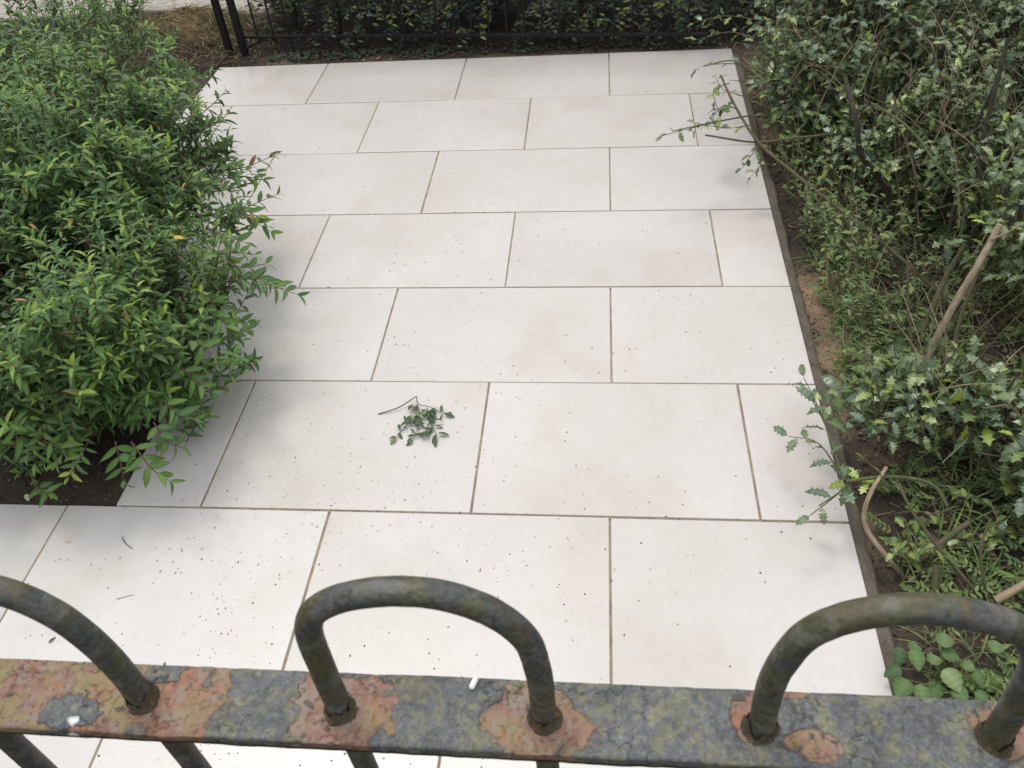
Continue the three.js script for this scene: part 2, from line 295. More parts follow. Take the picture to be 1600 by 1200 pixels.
// the leaves that show largest become parts of their own, the rest one mass of foliage
function addLeaves(root, list, mat, most = 290, restName = 'foliage') {
  const o = root.position, cells = new Map(), p = V();
  for (const l of list) {
    p.setFromMatrixPosition(l.m).addScaledVector(V(l.m.elements[8], l.m.elements[9], l.m.elements[10]), 0.5);
    const d = p.distanceTo(camera.position); p.applyMatrix4(vp); l.size = 0;
    if (Math.abs(p.x) > 1.03 || Math.abs(p.y) > 1.03) continue;
    const key = Math.round(p.x * 90) * 1000 + Math.round(p.y * 68), c = cells.get(key), len = Math.hypot(l.m.elements[8], l.m.elements[9], l.m.elements[10]);
    l.s = len / d; if (!c || d < c.d) cells.set(key, { d, l });
  }
  const vis = [...cells.values()].map((c) => c.l).sort((a, b) => b.s * (b.own ? 2 : 1) - a.s * (a.own ? 2 : 1)).slice(0, most), single = new Set(vis);
  for (const l of list) if (l.own) single.add(l);
  let arr = [...single]; if (arr.length > 300) arr = arr.sort((a, b) => (b.own ? 1 : 0) - (a.own ? 1 : 0)).slice(0, 300);
  const keep = new Set(arr);
  for (const l of arr) {
    const m = part('leaf', template(l.shape, l.v, l.pal, l.tint), mat, root);
    l.m.decompose(m.position, m.quaternion, m.scale); m.position.sub(o);
    if (l.label) m.userData.label = l.label;
  }
  const rest = list.filter((l) => !keep.has(l));
  if (rest.length) { const g = mergeLeaves(rest); g.translate(-o.x, -o.y, -o.z); part(restName, g, mat, root, { kind: 'stuff' }); }
}
function addTubes(root, name, tubes, mat, stuff = true) { if (!tubes.length) return; const g = mergeGeometries(tubes); g.translate(-root.position.x, -root.position.y, -root.position.z); part(name, g, mat, root, stuff ? { kind: 'stuff' } : undefined); }
const rv = (s = 1) => V(rr(-s, s), rr(-s, s), rr(-s, s));

// a sprig with opposite narrow leaves, crosswise pair above pair, a star of leaves at its tip
function pairSprig(list, tubes, pts, n, len, o = {}) {
  const c = new THREE.CatmullRomCurve3(pts); tubes.push(tube(pts, o.r ?? 0.0022, 0.0011, 8, 4));
  const ang0 = rnd() * 6.28;
  for (let i = 0; i < n; i++) {
    const f = n === 1 ? 1 : i / (n - 1), u = mix(o.from ?? 0.2, 1, f), p = c.getPointAt(u), t = c.getTangentAt(u);
    const b1 = V().crossVectors(t, Math.abs(t.y) > 0.9 ? V(1, 0, 0) : UP).normalize(), b2 = V().crossVectors(t, b1), an = ang0 + (i % 2) * Math.PI / 2 + rr(-0.25, 0.25);
    const open = mix(1.15, i === n - 1 ? 0.75 : 0.95, f) + rr(-0.15, 0.15), L = len * (i === n - 1 ? 0.72 : mix(0.92, 1.05, Math.sin(f * 3))) * rr(0.82, 1.12);
    for (const s of [0, 1]) {
      const b = b1.clone().multiplyScalar(Math.cos(an + s * Math.PI)).addScaledVector(b2, Math.sin(an + s * Math.PI));
      if (Math.abs(t.y) < 0.75) b.y *= 0.45;
      const d = t.clone().multiplyScalar(Math.cos(open)).addScaledVector(b, Math.sin(open)).add(rv(0.12)).normalize();
      const nn = t.clone().addScaledVector(d, -t.dot(d)).normalize().multiplyScalar(0.6).addScaledVector(UP, 0.75).add(rv(0.18));
      const young = (i >= n - 2 && rnd() < (o.young ?? 0.4));
      list.push({ shape: 'lance', v: Math.floor(rnd() * 4), pal: 'shrub', tint: young ? pick([4, 4, 5]) : (rnd() < 0.008 ? pick([7, 8]) : pick([0, 1, 2, 3, 6, 0, 1, 2])), m: leafMatrix(p, d, nn, L, rr(0.8, 1.15)), own: o.own, k: o.k });
    }
  }
}
// a holly shoot with leaves set spirally
function hollySprig(list, tubes, pts, n, len, o = {}) {
  const c = new THREE.CatmullRomCurve3(pts); tubes.push(tube(pts, o.r ?? 0.0026, 0.0014, 8, 4));
  let an = rnd() * 6.28;
  for (let i = 0; i < n; i++) {
    const f = n === 1 ? 1 : i / (n - 1), u = mix(o.from ?? 0.15, 1, f), p = c.getPointAt(u), t = c.getTangentAt(u); an += 2.4 + rr(-0.3, 0.3);
    const b1 = V().crossVectors(t, Math.abs(t.y) > 0.9 ? V(1, 0, 0) : UP).normalize(), b2 = V().crossVectors(t, b1), b = b1.multiplyScalar(Math.cos(an)).addScaledVector(b2, Math.sin(an));
    if (Math.abs(t.y) < 0.75) b.y *= 0.5;
    const open = i === n - 1 ? 0.5 : rr(0.85, 1.3), d = t.clone().multiplyScalar(Math.cos(open)).addScaledVector(b, Math.sin(open)).add(rv(0.15)).normalize();
    const nn = t.clone().multiplyScalar(0.35).addScaledVector(UP, 0.8).add(rv(0.35)), young = rnd() < (o.young ?? 0.1);
    list.push({ shape: 'holly', v: Math.floor(rnd() * 4), pal: 'holly', tint: o.tint ?? (young ? pick([4, 4, 5]) : pick([0, 1, 2, 3, 0, 1, 2])), m: leafMatrix(p.clone().addScaledVector(d, 0.004), d, nn, len * rr(0.7, 1.15)), own: o.own });
  }
}
function inside(p, e, k = 1) { const [c, r] = e; return ((p.x - c[0]) / r[0]) ** 2 + ((p.y - c[1]) / r[1]) ** 2 + ((p.z - c[2]) / r[2]) ** 2 < k * k; }
function shellPoint(e, all, lo, hi, minY = 0.06) {
  for (let i = 0; i < 60; i++) {
    const n = rv().normalize(), k = rr(lo, hi), p = V(e[0][0] + n.x * e[1][0] * k, e[0][1] + n.y * e[1][1] * k, e[0][2] + n.z * e[1][2] * k);
    if (p.y < minY || all.some((q) => q !== e && inside(p, q, 0.82))) continue;
    return { p, n: V(n.x / e[1][0], n.y / e[1][1], n.z / e[1][2]).normalize() };
  }
  return null;
}

// ---------------------------------------------------------------- the leafy shrub at the left
{
  const root = thing('leafy_shrub', 'large dense green shrub with narrow paired leaves spilling over the left of the patio', 'shrub', [-2.05, -0.01, -0.75]);
  const E = [[[-1.84, 0.4, -0.44], [0.52, 0.38, 0.54]], [[-2.09, 0.6, -1.1], [0.6, 0.42, 0.66]], [[-2.72, 0.55, -2.0], [0.62, 0.52, 0.82]]], list = [], twigs = [];
  const counts = [760, 1080, 640];
  E.forEach((e, q) => {
    for (let i = 0; i < counts[q]; i++) {
      const s = shellPoint(e, E, 0.8, 1.06); if (!s) continue;
      const bump = fbm(s.p.x * 5 + s.p.y * 3 + 40, s.p.z * 5 - s.p.y * 3 + 40, 501, 2); if (bump < 0.42 && rnd() < 0.88) continue;
      s.p.addScaledVector(s.n, 0.42 * (bump - 0.58) + (rnd() < 0.13 ? rr(0.04, 0.11) : 0)); if (s.p.y < 0.07) continue;
      const dir = s.n.clone().multiplyScalar(0.75).addScaledVector(UP, 0.5).add(rv(0.4)).normalize(), L = rr(0.11, 0.23), base = s.p.clone().addScaledVector(dir, -L), mid = s.p.clone().addScaledVector(dir, -L * 0.5).add(rv(0.012));
      pairSprig(list, twigs, [base, mid, s.p], Math.round(rr(5, 8)), rr(0.038, 0.06), { young: s.n.y > 0.2 ? 0.55 : 0.15 });
    }
    for (let i = 0; i < counts[q] * 0.6; i++) {
      const s = shellPoint(e, E, 0.3, 0.78, 0.1); if (!s) continue;
      const dir = s.n.clone().add(UP).add(rv(0.6)).normalize(), L = 0.16;
      pairSprig(list, twigs, [s.p.clone().addScaledVector(dir, -L), s.p.clone().addScaledVector(dir, -L / 2).add(rv(0.015)), s.p], 5, 0.05, { young: 0.05 });
    }
  });
  // shoots that reach out over the slabs
  const out = [[[325, 268, 0.42], [380, 262, 0.44], [435, 240, 0.44], 7], [[345, 345, 0.42], [390, 322, 0.42], [432, 304, 0.41], 6], [[355, 318, 0.44], [395, 345, 0.42], [424, 362, 0.39], 6], [[370, 430, 0.42], [420, 445, 0.42], [465, 460, 0.4], 6], [[300, 455, 0.4], [335, 475, 0.4], [362, 487, 0.38], 5],
    [[205, 690, 0.3], [240, 735, 0.27], [266, 752, 0.24], 5], [[180, 690, 0.28], [190, 730, 0.25], [194, 750, 0.22], 4], [[270, 560, 0.38], [310, 600, 0.35], [332, 612, 0.33], 5], [[300, 190, 0.6], [330, 165, 0.6], [352, 143, 0.58], 6], [[310, 230, 0.56], [345, 235, 0.54], [358, 205, 0.54], 5], [[330, 400, 0.45], [370, 395, 0.45], [398, 398, 0.43], 6], [[255, 625, 0.34], [280, 650, 0.31], [303, 655, 0.28], 5], [[330, 300, 0.46], [372, 293, 0.45], [393, 285, 0.44], 5], [[320, 370, 0.44], [360, 372, 0.43], [385, 380, 0.42], 5], [[320, 250, 0.5], [365, 262, 0.5], [400, 268, 0.47], 6], [[330, 285, 0.48], [375, 275, 0.49], [410, 281, 0.47], 6], [[340, 330, 0.46], [385, 330, 0.45], [412, 345, 0.42], 6], [[345, 410, 0.44], [385, 418, 0.44], [415, 412, 0.42], 6], [[355, 440, 0.42], [400, 436, 0.43], [432, 446, 0.4], 6], [[300, 210, 0.58], [335, 195, 0.59], [356, 178, 0.58], 6], [[290, 150, 0.66], [318, 128, 0.68], [335, 112, 0.68], 6], [[310, 480, 0.4], [345, 500, 0.38], [366, 520, 0.35], 5], [[280, 520, 0.4], [320, 545, 0.38], [345, 565, 0.34], 5], [[240, 660, 0.32], [262, 690, 0.29], [285, 700, 0.25], 5], [[20, 670, 0.35], [35, 695, 0.3], [40, 705, 0.28], 4], [[70, 690, 0.33], [100, 700, 0.3], [125, 690, 0.29], 4]];
  for (const [a, b, c, n] of out) pairSprig(list, twigs, [at(...a), at(...b), at(...c)], n, rr(0.058, 0.067), { own: true, young: 0.15, from: 0.15, r: 0.003 });
  const yl = at(279, 371, 0.8); list.push({ shape: 'broad', v: 0, pal: 'x', tint: [0.45, 0.33, 0.04], m: leafMatrix(at(271, 371, 0.82), V(1, 0, -0.1), V(0.1, 1, 0.3), 0.03), own: true, label: 'yellow dying leaf' });
  for (const [x, y, h, c] of [[42, 470, 0.72, [0.4, 0.16, 0.1]], [195, 480, 0.66, [0.3, 0.17, 0.06]], [85, 152, 0.95, [0.36, 0.2, 0.1]], [45, 350, 0.8, [0.35, 0.16, 0.06]], [290, 285, 0.72, [0.42, 0.3, 0.06]]]) list.push({ shape: 'lance', v: 0, pal: 'x', tint: c, m: leafMatrix(at(x, y, h), rv(), UP, 0.03), own: true });
  addLeaves(root, list, M.leaf, 270);
  addTubes(root, 'twigs', twigs, M.twigRed);
  for (let i = 0; i < 14; i++) {
    const e = E[i % 3], s = shellPoint(e, E, 0.6, 0.8, 0.2), b = V(rr(-0.1, 0.1) - 2.05, -0.03, rr(-0.12, 0.12) - 0.75), m = b.clone().lerp(s.p, 0.5).add(V(0, 0.12, 0)).add(rv(0.05)), g = tube([b, m, s.p], 0.007, 0.003, 14, 6, 0.3);
    g.translate(2.05, 0.01, 0.75); part('stem', g, M.bark, root);
  }
}

// ---------------------------------------------------------------- holly at the right
function wood(root, spec, mat) { for (const [pts, r0, r1] of spec) { const g = tube(pts.map((q) => at(...q)), r0, r1, pts.length * 8, 8, 0.35); g.translate(-root.position.x, -root.position.y, -root.position.z); part('branch', g, mat, root); } }
function hollyBush(name, label, base, E, counts, stems, opt = {}) {
  const root = thing(name, label, 'holly bush', base), list = [], twigs = [], pale = [], green = [];
  E.forEach((e, q) => {
    for (let i = 0; i < counts[q]; i++) {
      const s = shellPoint(e, E, opt.lo ?? 0.45, 1.08, opt.minY ?? 0.1); if (!s) continue;
      const dir = s.n.clone().multiplyScalar(0.7).addScaledVector(UP, 0.35).add(rv(0.6)).normalize(), L = rr(0.07, 0.16), base2 = s.p.clone().addScaledVector(dir, -L);
      hollySprig(list, twigs, [base2, s.p.clone().addScaledVector(dir, -L / 2).add(rv(0.012)), s.p], Math.round(rr(4, 8)), rr(0.046, 0.062) * (opt.size ?? 1), { young: opt.young });
      if (rnd() < (opt.bare ?? 0.3)) { const b = V(base[0] + rr(-0.2, 0.2), 0.05, base[2] + rr(-0.2, 0.2)), k = rr(0.3, 0.6), b1 = b.clone().lerp(base2, k).add(V(0, 0.06, 0)); twigs.push(tube([b1, b1.clone().lerp(base2, 0.5).add(rv(0.04)), base2], rr(0.003, 0.0055), 0.0025, 12, 5, 0.3)); }
    }
  });
  for (const [a, b, c, n, o] of opt.out ?? []) hollySprig(list, twigs, [at(...a), at(...b), at(...c)], n, 0.058 * (opt.size ?? 1) * (o?.s ?? 1), { own: true, r: 0.003, young: 0.08, ...o });
  for (let i = 0; i < (opt.tangle ?? 0); i++) {
    const e = pick(E), p = shellPoint(e, E, 0.2, 1.0, 0.03); if (!p) continue;
    const d = UP.clone().multiplyScalar(rr(0.1, 1.2)).add(V(rr(-1, 1), 0, rr(-1, 1))).normalize(), L = rr(0.15, 0.42), q = p.p.clone().addScaledVector(d, L), m = p.p.clone().lerp(q, 0.5).add(rv(0.025)); p.p.y = Math.max(0.0, p.p.y - 0.08);
    (rnd() < 0.5 ? pale : rnd() < 0.5 ? green : twigs).push(tube([p.p, m, q], rr(0.0018, 0.0042), 0.0012, 12, 5, 0.3));
  }
  addTubes(root, 'twigs', pale, M.barkPale); addTubes(root, 'twigs', green, M.barkGreen);
  addLeaves(root, list, M.holly, opt.most ?? 260);
  addTubes(root, 'twigs', twigs, opt.twig ?? M.bark);
  for (const [mat, spec] of stems) wood(root, spec, mat);
  for (let i = 0; i < (opt.nStem ?? 5); i++) {
    const e = E[i % E.length], s = shellPoint(e, E, 0.3, 0.8, 0.15); if (!s) continue;
    const b = V(base[0] + rr(-0.12, 0.12), -0.03, base[2] + rr(-0.12, 0.12)), g = tube([b, b.clone().lerp(s.p, 0.5).add(rv(0.08)), s.p], rr(0.008, 0.013), 0.004, 16, 7, 0.3); g.translate(-base[0], -base[1], -base[2]); part('stem', g, pick([M.bark, M.barkDark, M.barkGreen]), root);
  }
  return root;
}
hollyBush('holly_bush', 'tall dense holly bush over the far right corner of the patio, beside the hedge', [1.2, 0, -3.05],
  [[[1.22, 0.5, -2.85], [0.5, 0.5, 0.66]], [[0.98, 0.36, -2.5], [0.28, 0.32, 0.42]], [[1.24, 0.26, -1.95], [0.34, 0.26, 0.5]]], [430, 150, 130],
  [[M.barkGreen, [[[[1200, 130, 0.4], [1145, 95, 0.42], [1100, 103, 0.4]], 0.004, 0.003]]],
    [M.bark, [[[[1330, 206, 0.32], [1250, 215, 0.3], [1180, 222, 0.3], [1102, 211, 0.34]], 0.006, 0.004], [[[1175, 180, 0.34], [1120, 190, 0.36], [1050, 205, 0.36]], 0.004, 0.002]]],
    [M.barkDark, [[[[1380, 365, 0], [1392, 320, 0.1], [1375, 280, 0.22], [1345, 240, 0.34], [1338, 190, 0.48], [1320, 120, 0.6]], 0.017, 0.009]]]],
  { out: [[[1175, 180, 0.34], [1110, 193, 0.36], [1035, 212, 0.36], 11, { from: 0.4, s: 0.75 }], [[1175, 195, 0.34], [1140, 200, 0.34], [1085, 192, 0.36], 8, { s: 0.75 }], [[1160, 150, 0.4], [1130, 140, 0.4], [1118, 120, 0.42], 8, { young: 0.6, s: 0.8 }], [[1150, 170, 0.36], [1130, 165, 0.34], [1112, 185, 0.28], 6], [[1140, 130, 0.4], [1115, 140, 0.38], [1125, 180, 0.3], 6, { young: 0.7 }], [[1170, 100, 0.45], [1120, 100, 0.44], [1095, 105, 0.4], 5], [[1190, 225, 0.3], [1172, 245, 0.26], [1160, 262, 0.22], 6, { s: 0.8 }], [[1200, 255, 0.25], [1185, 262, 0.2], [1175, 275, 0.17], 5, { s: 0.8 }], [[1180, 60, 0.5], [1140, 50, 0.5], [1090, 62, 0.46], 8], [[1180, 30, 0.5], [1130, 25, 0.5], [1085, 35, 0.46], 8]], most: 240, nStem: 6, bare: 0.4, tangle: 260 });
hollyBush('holly_bush', 'wide loose holly bush filling the upper right corner above bare crossing twigs', [2.05, 0, -2.0],
  [[[1.95, 0.55, -2.4], [0.66, 0.52, 0.8]], [[1.62, 0.45, -1.6], [0.46, 0.36, 0.5]], [[2.4, 0.6, -1.6], [0.7, 0.58, 0.9]]], [640, 250, 380],
  [[M.bark, [[[[1480, 470, 0.03], [1420, 415, 0.1], [1370, 372, 0.15], [1300, 318, 0.2], [1240, 270, 0.26], [1185, 222, 0.31], [1150, 168, 0.38], [1126, 118, 0.44]], 0.0085, 0.005], [[[1420, 385, 0], [1402, 280, 0.22], [1398, 150, 0.5]], 0.006, 0.004], [[[1440, 400, 0], [1425, 250, 0.3], [1405, 150, 0.55]], 0.005, 0.003]]],
    [M.barkDark, [[[[1525, 400, 0.1], [1535, 230, 0.5], [1575, 60, 0.85]], 0.011, 0.008], [[[1470, 420, 0.02], [1520, 210, 0.5], [1560, 120, 0.7]], 0.01, 0.006]]],
    [M.barkGreen, [[[[1300, 345, 0.02], [1320, 240, 0.25], [1322, 200, 0.35]], 0.004, 0.003], [[[1345, 145, 0.5], [1362, 100, 0.58], [1370, 85, 0.6]], 0.004, 0.003], [[[1530, 330, 0.3], [1480, 280, 0.42], [1420, 200, 0.55], [1360, 160, 0.62]], 0.006, 0.004]]]],
  { most: 280, nStem: 8, bare: 0.5, lo: 0.3, tangle: 420 });
hollyBush('holly_bush', 'small bright holly bush at the right edge, behind the pale sawn stem', [1.5, 0, -0.95],
  [[[1.45, 0.46, -0.98], [0.28, 0.3, 0.34]], [[1.75, 0.5, -0.75], [0.34, 0.38, 0.42]]], [60, 130],
  [[M.bark, [[[[1480, 610, 0.0], [1500, 500, 0.2], [1530, 420, 0.35]], 0.01, 0.006], [[[1430, 590, 0], [1420, 480, 0.2], [1418, 400, 0.34]], 0.006, 0.003], [[[1440, 520, 0.1], [1480, 430, 0.28], [1510, 380, 0.4]], 0.012, 0.009]]]],
  { most: 200, nStem: 4, bare: 0.5, lo: 0.3, young: 0.18, twig: M.barkGreen, tangle: 70 });
hollyBush('holly_bush', 'low spreading glossy holly bush in front, two of its shoots overhanging the slab edge', [1.12, 0, -0.2],
  [[[1.02, 0.24, -0.3], [0.36, 0.12, 0.17]], [[1.32, 0.28, -0.15], [0.3, 0.2, 0.3]]], [70, 70],
  [[M.barkGreen, [[[[1345, 735, 0.16], [1310, 770, 0.2], [1280, 790, 0.2]], 0.0035, 0.002], [[[1340, 800, 0.15], [1315, 740, 0.2], [1290, 665, 0.22], [1258, 605, 0.22]], 0.004, 0.002], [[[1320, 752, 0.2], [1400, 745, 0.17], [1460, 760, 0.12], [1480, 790, 0.08]], 0.005, 0.006]]],
    [M.barkPale, [[[[1408, 895, -0.02], [1385, 870, 0.05], [1350, 815, 0.12], [1358, 775, 0.17], [1385, 730, 0.2]], 0.008, 0.006], [[[1555, 938, 0.02], [1585, 922, 0.05], [1640, 890, 0.12]], 0.012, 0.01]]],
    [M.bark, [[[[1530, 930, 0], [1470, 860, 0.1], [1420, 790, 0.18], [1405, 755, 0.2]], 0.006, 0.004], [[[1435, 875, 0.03], [1480, 840, 0.06], [1515, 815, 0.1]], 0.01, 0.008], [[[1460, 930, 0], [1462, 880, 0.07]], 0.01, 0.009], [[[1545, 940, 0], [1532, 860, 0.1], [1548, 810, 0.16]], 0.005, 0.004]]]],
  { size: 1.12, young: 0.1, most: 230, tangle: 45, nStem: 3, bare: 0.3, out: [[[1300, 690, 0.21], [1280, 640, 0.22], [1256, 590, 0.22], 7], [[1310, 735, 0.2], [1275, 690, 0.21], [1232, 682, 0.2], 7, { s: 0.85 }], [[1345, 735, 0.16], [1305, 775, 0.19], [1266, 805, 0.18], 6], [[1330, 690, 0.22], [1310, 650, 0.23], [1285, 625, 0.23], 8], [[1375, 690, 0.22], [1340, 640, 0.24], [1310, 610, 0.24], 9], [[1390, 760, 0.17], [1360, 755, 0.17], [1330, 752, 0.17], 5, { tint: 5 }]] });
{
  const seedling = (label, x, y, n) => {
    const c = at(x, y, 0), root = thing('holly_seedling', label, 'seedling', [c.x, -0.02, c.z]), list = [], tw = [];
    for (let i = 0; i < n; i++) { const a = i * 2.1 + rnd(), tip = c.clone().add(V(Math.cos(a) * 0.07, rr(0.06, 0.12), Math.sin(a) * 0.07)); hollySprig(list, tw, [c.clone(), c.clone().lerp(tip, 0.5).add(V(0, 0.03, 0)), tip], 5, 0.042, { young: 0.5, own: true }); }
    addLeaves(root, list, M.holly, 100); addTubes(root, 'twigs', tw, M.twigGreen);
  };
  seedling('light green holly seedling on the soil left of the crossed branches near the rail', 1418, 880, 4);
  seedling('holly seedling among leaf litter at the right border above the pale fat branch', 1560, 850, 4);
  seedling('small holly seedling with upright shoots below the curved dark trunk', 1360, 400, 5);
}
{ // airy low shrub between the hollies
  const root = thing('twiggy_shrub', 'airy low shrub of thin crossing twigs and small yellow-green leaves along the right slab edge', 'shrub', [1.15, 0, -1.6]), list = [], pale = [], dark = [];
  for (let i = 0; i < 420; i++) {
    const b = i < 330 ? V(rr(0.86, 1.6), 0, rr(-2.5, -0.85)) : V(rr(0.85, 1.5), 0, rr(-0.9, 0.4)); if (i % 4 === 0) b.x = rr(0.84, 1.05); b.y = groundHeight(b.x, b.z);
    const H = i < 330 ? rr(0.1, 0.38) : rr(0.05, 0.16), tip = b.clone().add(V(rr(-0.16, 0.16), H, rr(-0.16, 0.16))); if (tip.x < 0.74) tip.x = 0.78;
    const mid = b.clone().lerp(tip, 0.5).add(rv(0.03)), c = new THREE.CatmullRomCurve3([b, mid, tip]); (rnd() < 0.55 ? pale : dark).push(tube([b, mid, tip], rr(0.0014, 0.003), 0.0009, 10, 4, 0.3));
    const n = Math.round(rr(3, 10));
    for (let k = 0; k < n; k++) { const p = c.getPointAt(rr(0.3, 1)), a = rnd() * 6.28, d = V(Math.cos(a), rr(-0.2, 0.7), Math.sin(a)); list.push({ shape: rnd() < 0.5 ? 'broad' : 'lance', v: k % 2, pal: 'weed', tint: Math.floor(rnd() * 4), m: leafMatrix(p, d, UP.clone().add(rv(0.5)), rr(0.022, 0.042)) }); }
  }
  addLeaves(root, list, M.soft, 220); addTubes(root, 'twigs', pale, M.barkPale); addTubes(root, 'twigs', dark, M.bark);
}
{ // pale pruned stem
  const b = at(1440, 615, 0.0), root = thing('pruned_stem', 'pale thumb-thick stem with a sawn top leaning up out of the glossy holly', 'stem', [b.x, 0, b.z]);
  const pts = [[1440, 614, 0], [1450, 560, 0.13], [1490, 478, 0.32], [1530, 410, 0.46], [1562, 352, 0.56]].map((q) => at(...q).sub(root.position));
  part('stem', tube(pts, 0.0125, 0.0105, 60, 12, 0.2), M.barkPale, root);
  const e = pts[4], d = e.clone().sub(pts[3]).normalize(), cap = new THREE.CylinderGeometry(0.0098, 0.0102, 0.003, 14); cap.applyQuaternion(new THREE.Quaternion().setFromUnitVectors(UP, d)); cap.translate(e.x + d.x * 0.001, e.y + d.y * 0.001, e.z + d.z * 0.001); part('sawn_end', cap, M.sawn, root);
  part('side_twig', tube([[1548, 375, 0.53], [1580, 360, 0.56], [1605, 345, 0.6]].map((q) => at(...q).sub(root.position)), 0.004, 0.0025, 12, 6), M.barkPale, root);
}
{ // bramble at the bottom right
  const c = at(1480, 1060, 0), root = thing('bramble_plant', 'young bramble with broad toothed leaves behind the rail at the lower right', 'plant', [c.x, -0.02, c.z]), list = [], tw = [];
  for (const [x, y, h, dx, dz, L, t, v] of [[1432, 1030, 0.07, 0.1, 1, 0.052, 1, 0], [1488, 1062, 0.08, 0.5, 0.9, 0.06, 3, 0], [1405, 1025, 0.05, -0.3, 1, 0.05, 2, 1], [1475, 1000, 0.07, 0.3, -1, 0.05, 1, 2], [1410, 1075, 0.06, -0.6, 0.7, 0.055, 0, 2], [1440, 1085, 0.06, 0, 1, 0.05, 1, 0], [1530, 1060, 0.06, 0.4, 0.6, 0.045, 0, 1], [1460, 1028, 0.06, 0.5, -0.8, 0.05, 1, 1], [1500, 1085, 0.06, 0.6, 1, 0.05, 1, 0], [1485, 1025, 0.05, 1, 0.1, 0.045, 0, 2], [1555, 1010, 0.06, 0.3, -0.6, 0.045, 1, 2], [1460, 1080, 0.04, -0.4, 0.8, 0.05, 0, 0], [1430, 1010, 0.05, 0.5, -0.6, 0.05, 0, 1], [1535, 1090, 0.05, 0.8, 0.5, 0.04, 0, 0], [1395, 1050, 0.05, -0.5, 0.2, 0.045, 2, 0], [1515, 1040, 0.07, 0.9, -0.5, 0.042, 1, 1]]) {
    const p = at(x, y, h), d = V(dx, -0.15, dz); list.push({ shape: 'ovate', v, pal: 'bramble', tint: t, m: leafMatrix(p.clone().addScaledVector(d.clone().normalize(), -L * 0.5), d, V(rr(-0.2, 0.2), 1, rr(-0.1, 0.3)), L * 1.05), own: true });
    const b = c.clone().add(V(rr(-0.02, 0.02), -0.01, rr(-0.02, 0.02))); tw.push(tube([b, b.clone().lerp(p, 0.6).add(V(0, 0.02, 0)), p.clone().addScaledVector(d.clone().normalize(), -L * 0.5)], 0.002, 0.0012, 10, 5));
  }
  addLeaves(root, list, M.soft, 50); addTubes(root, 'stems', tw, M.twigGreen);
}
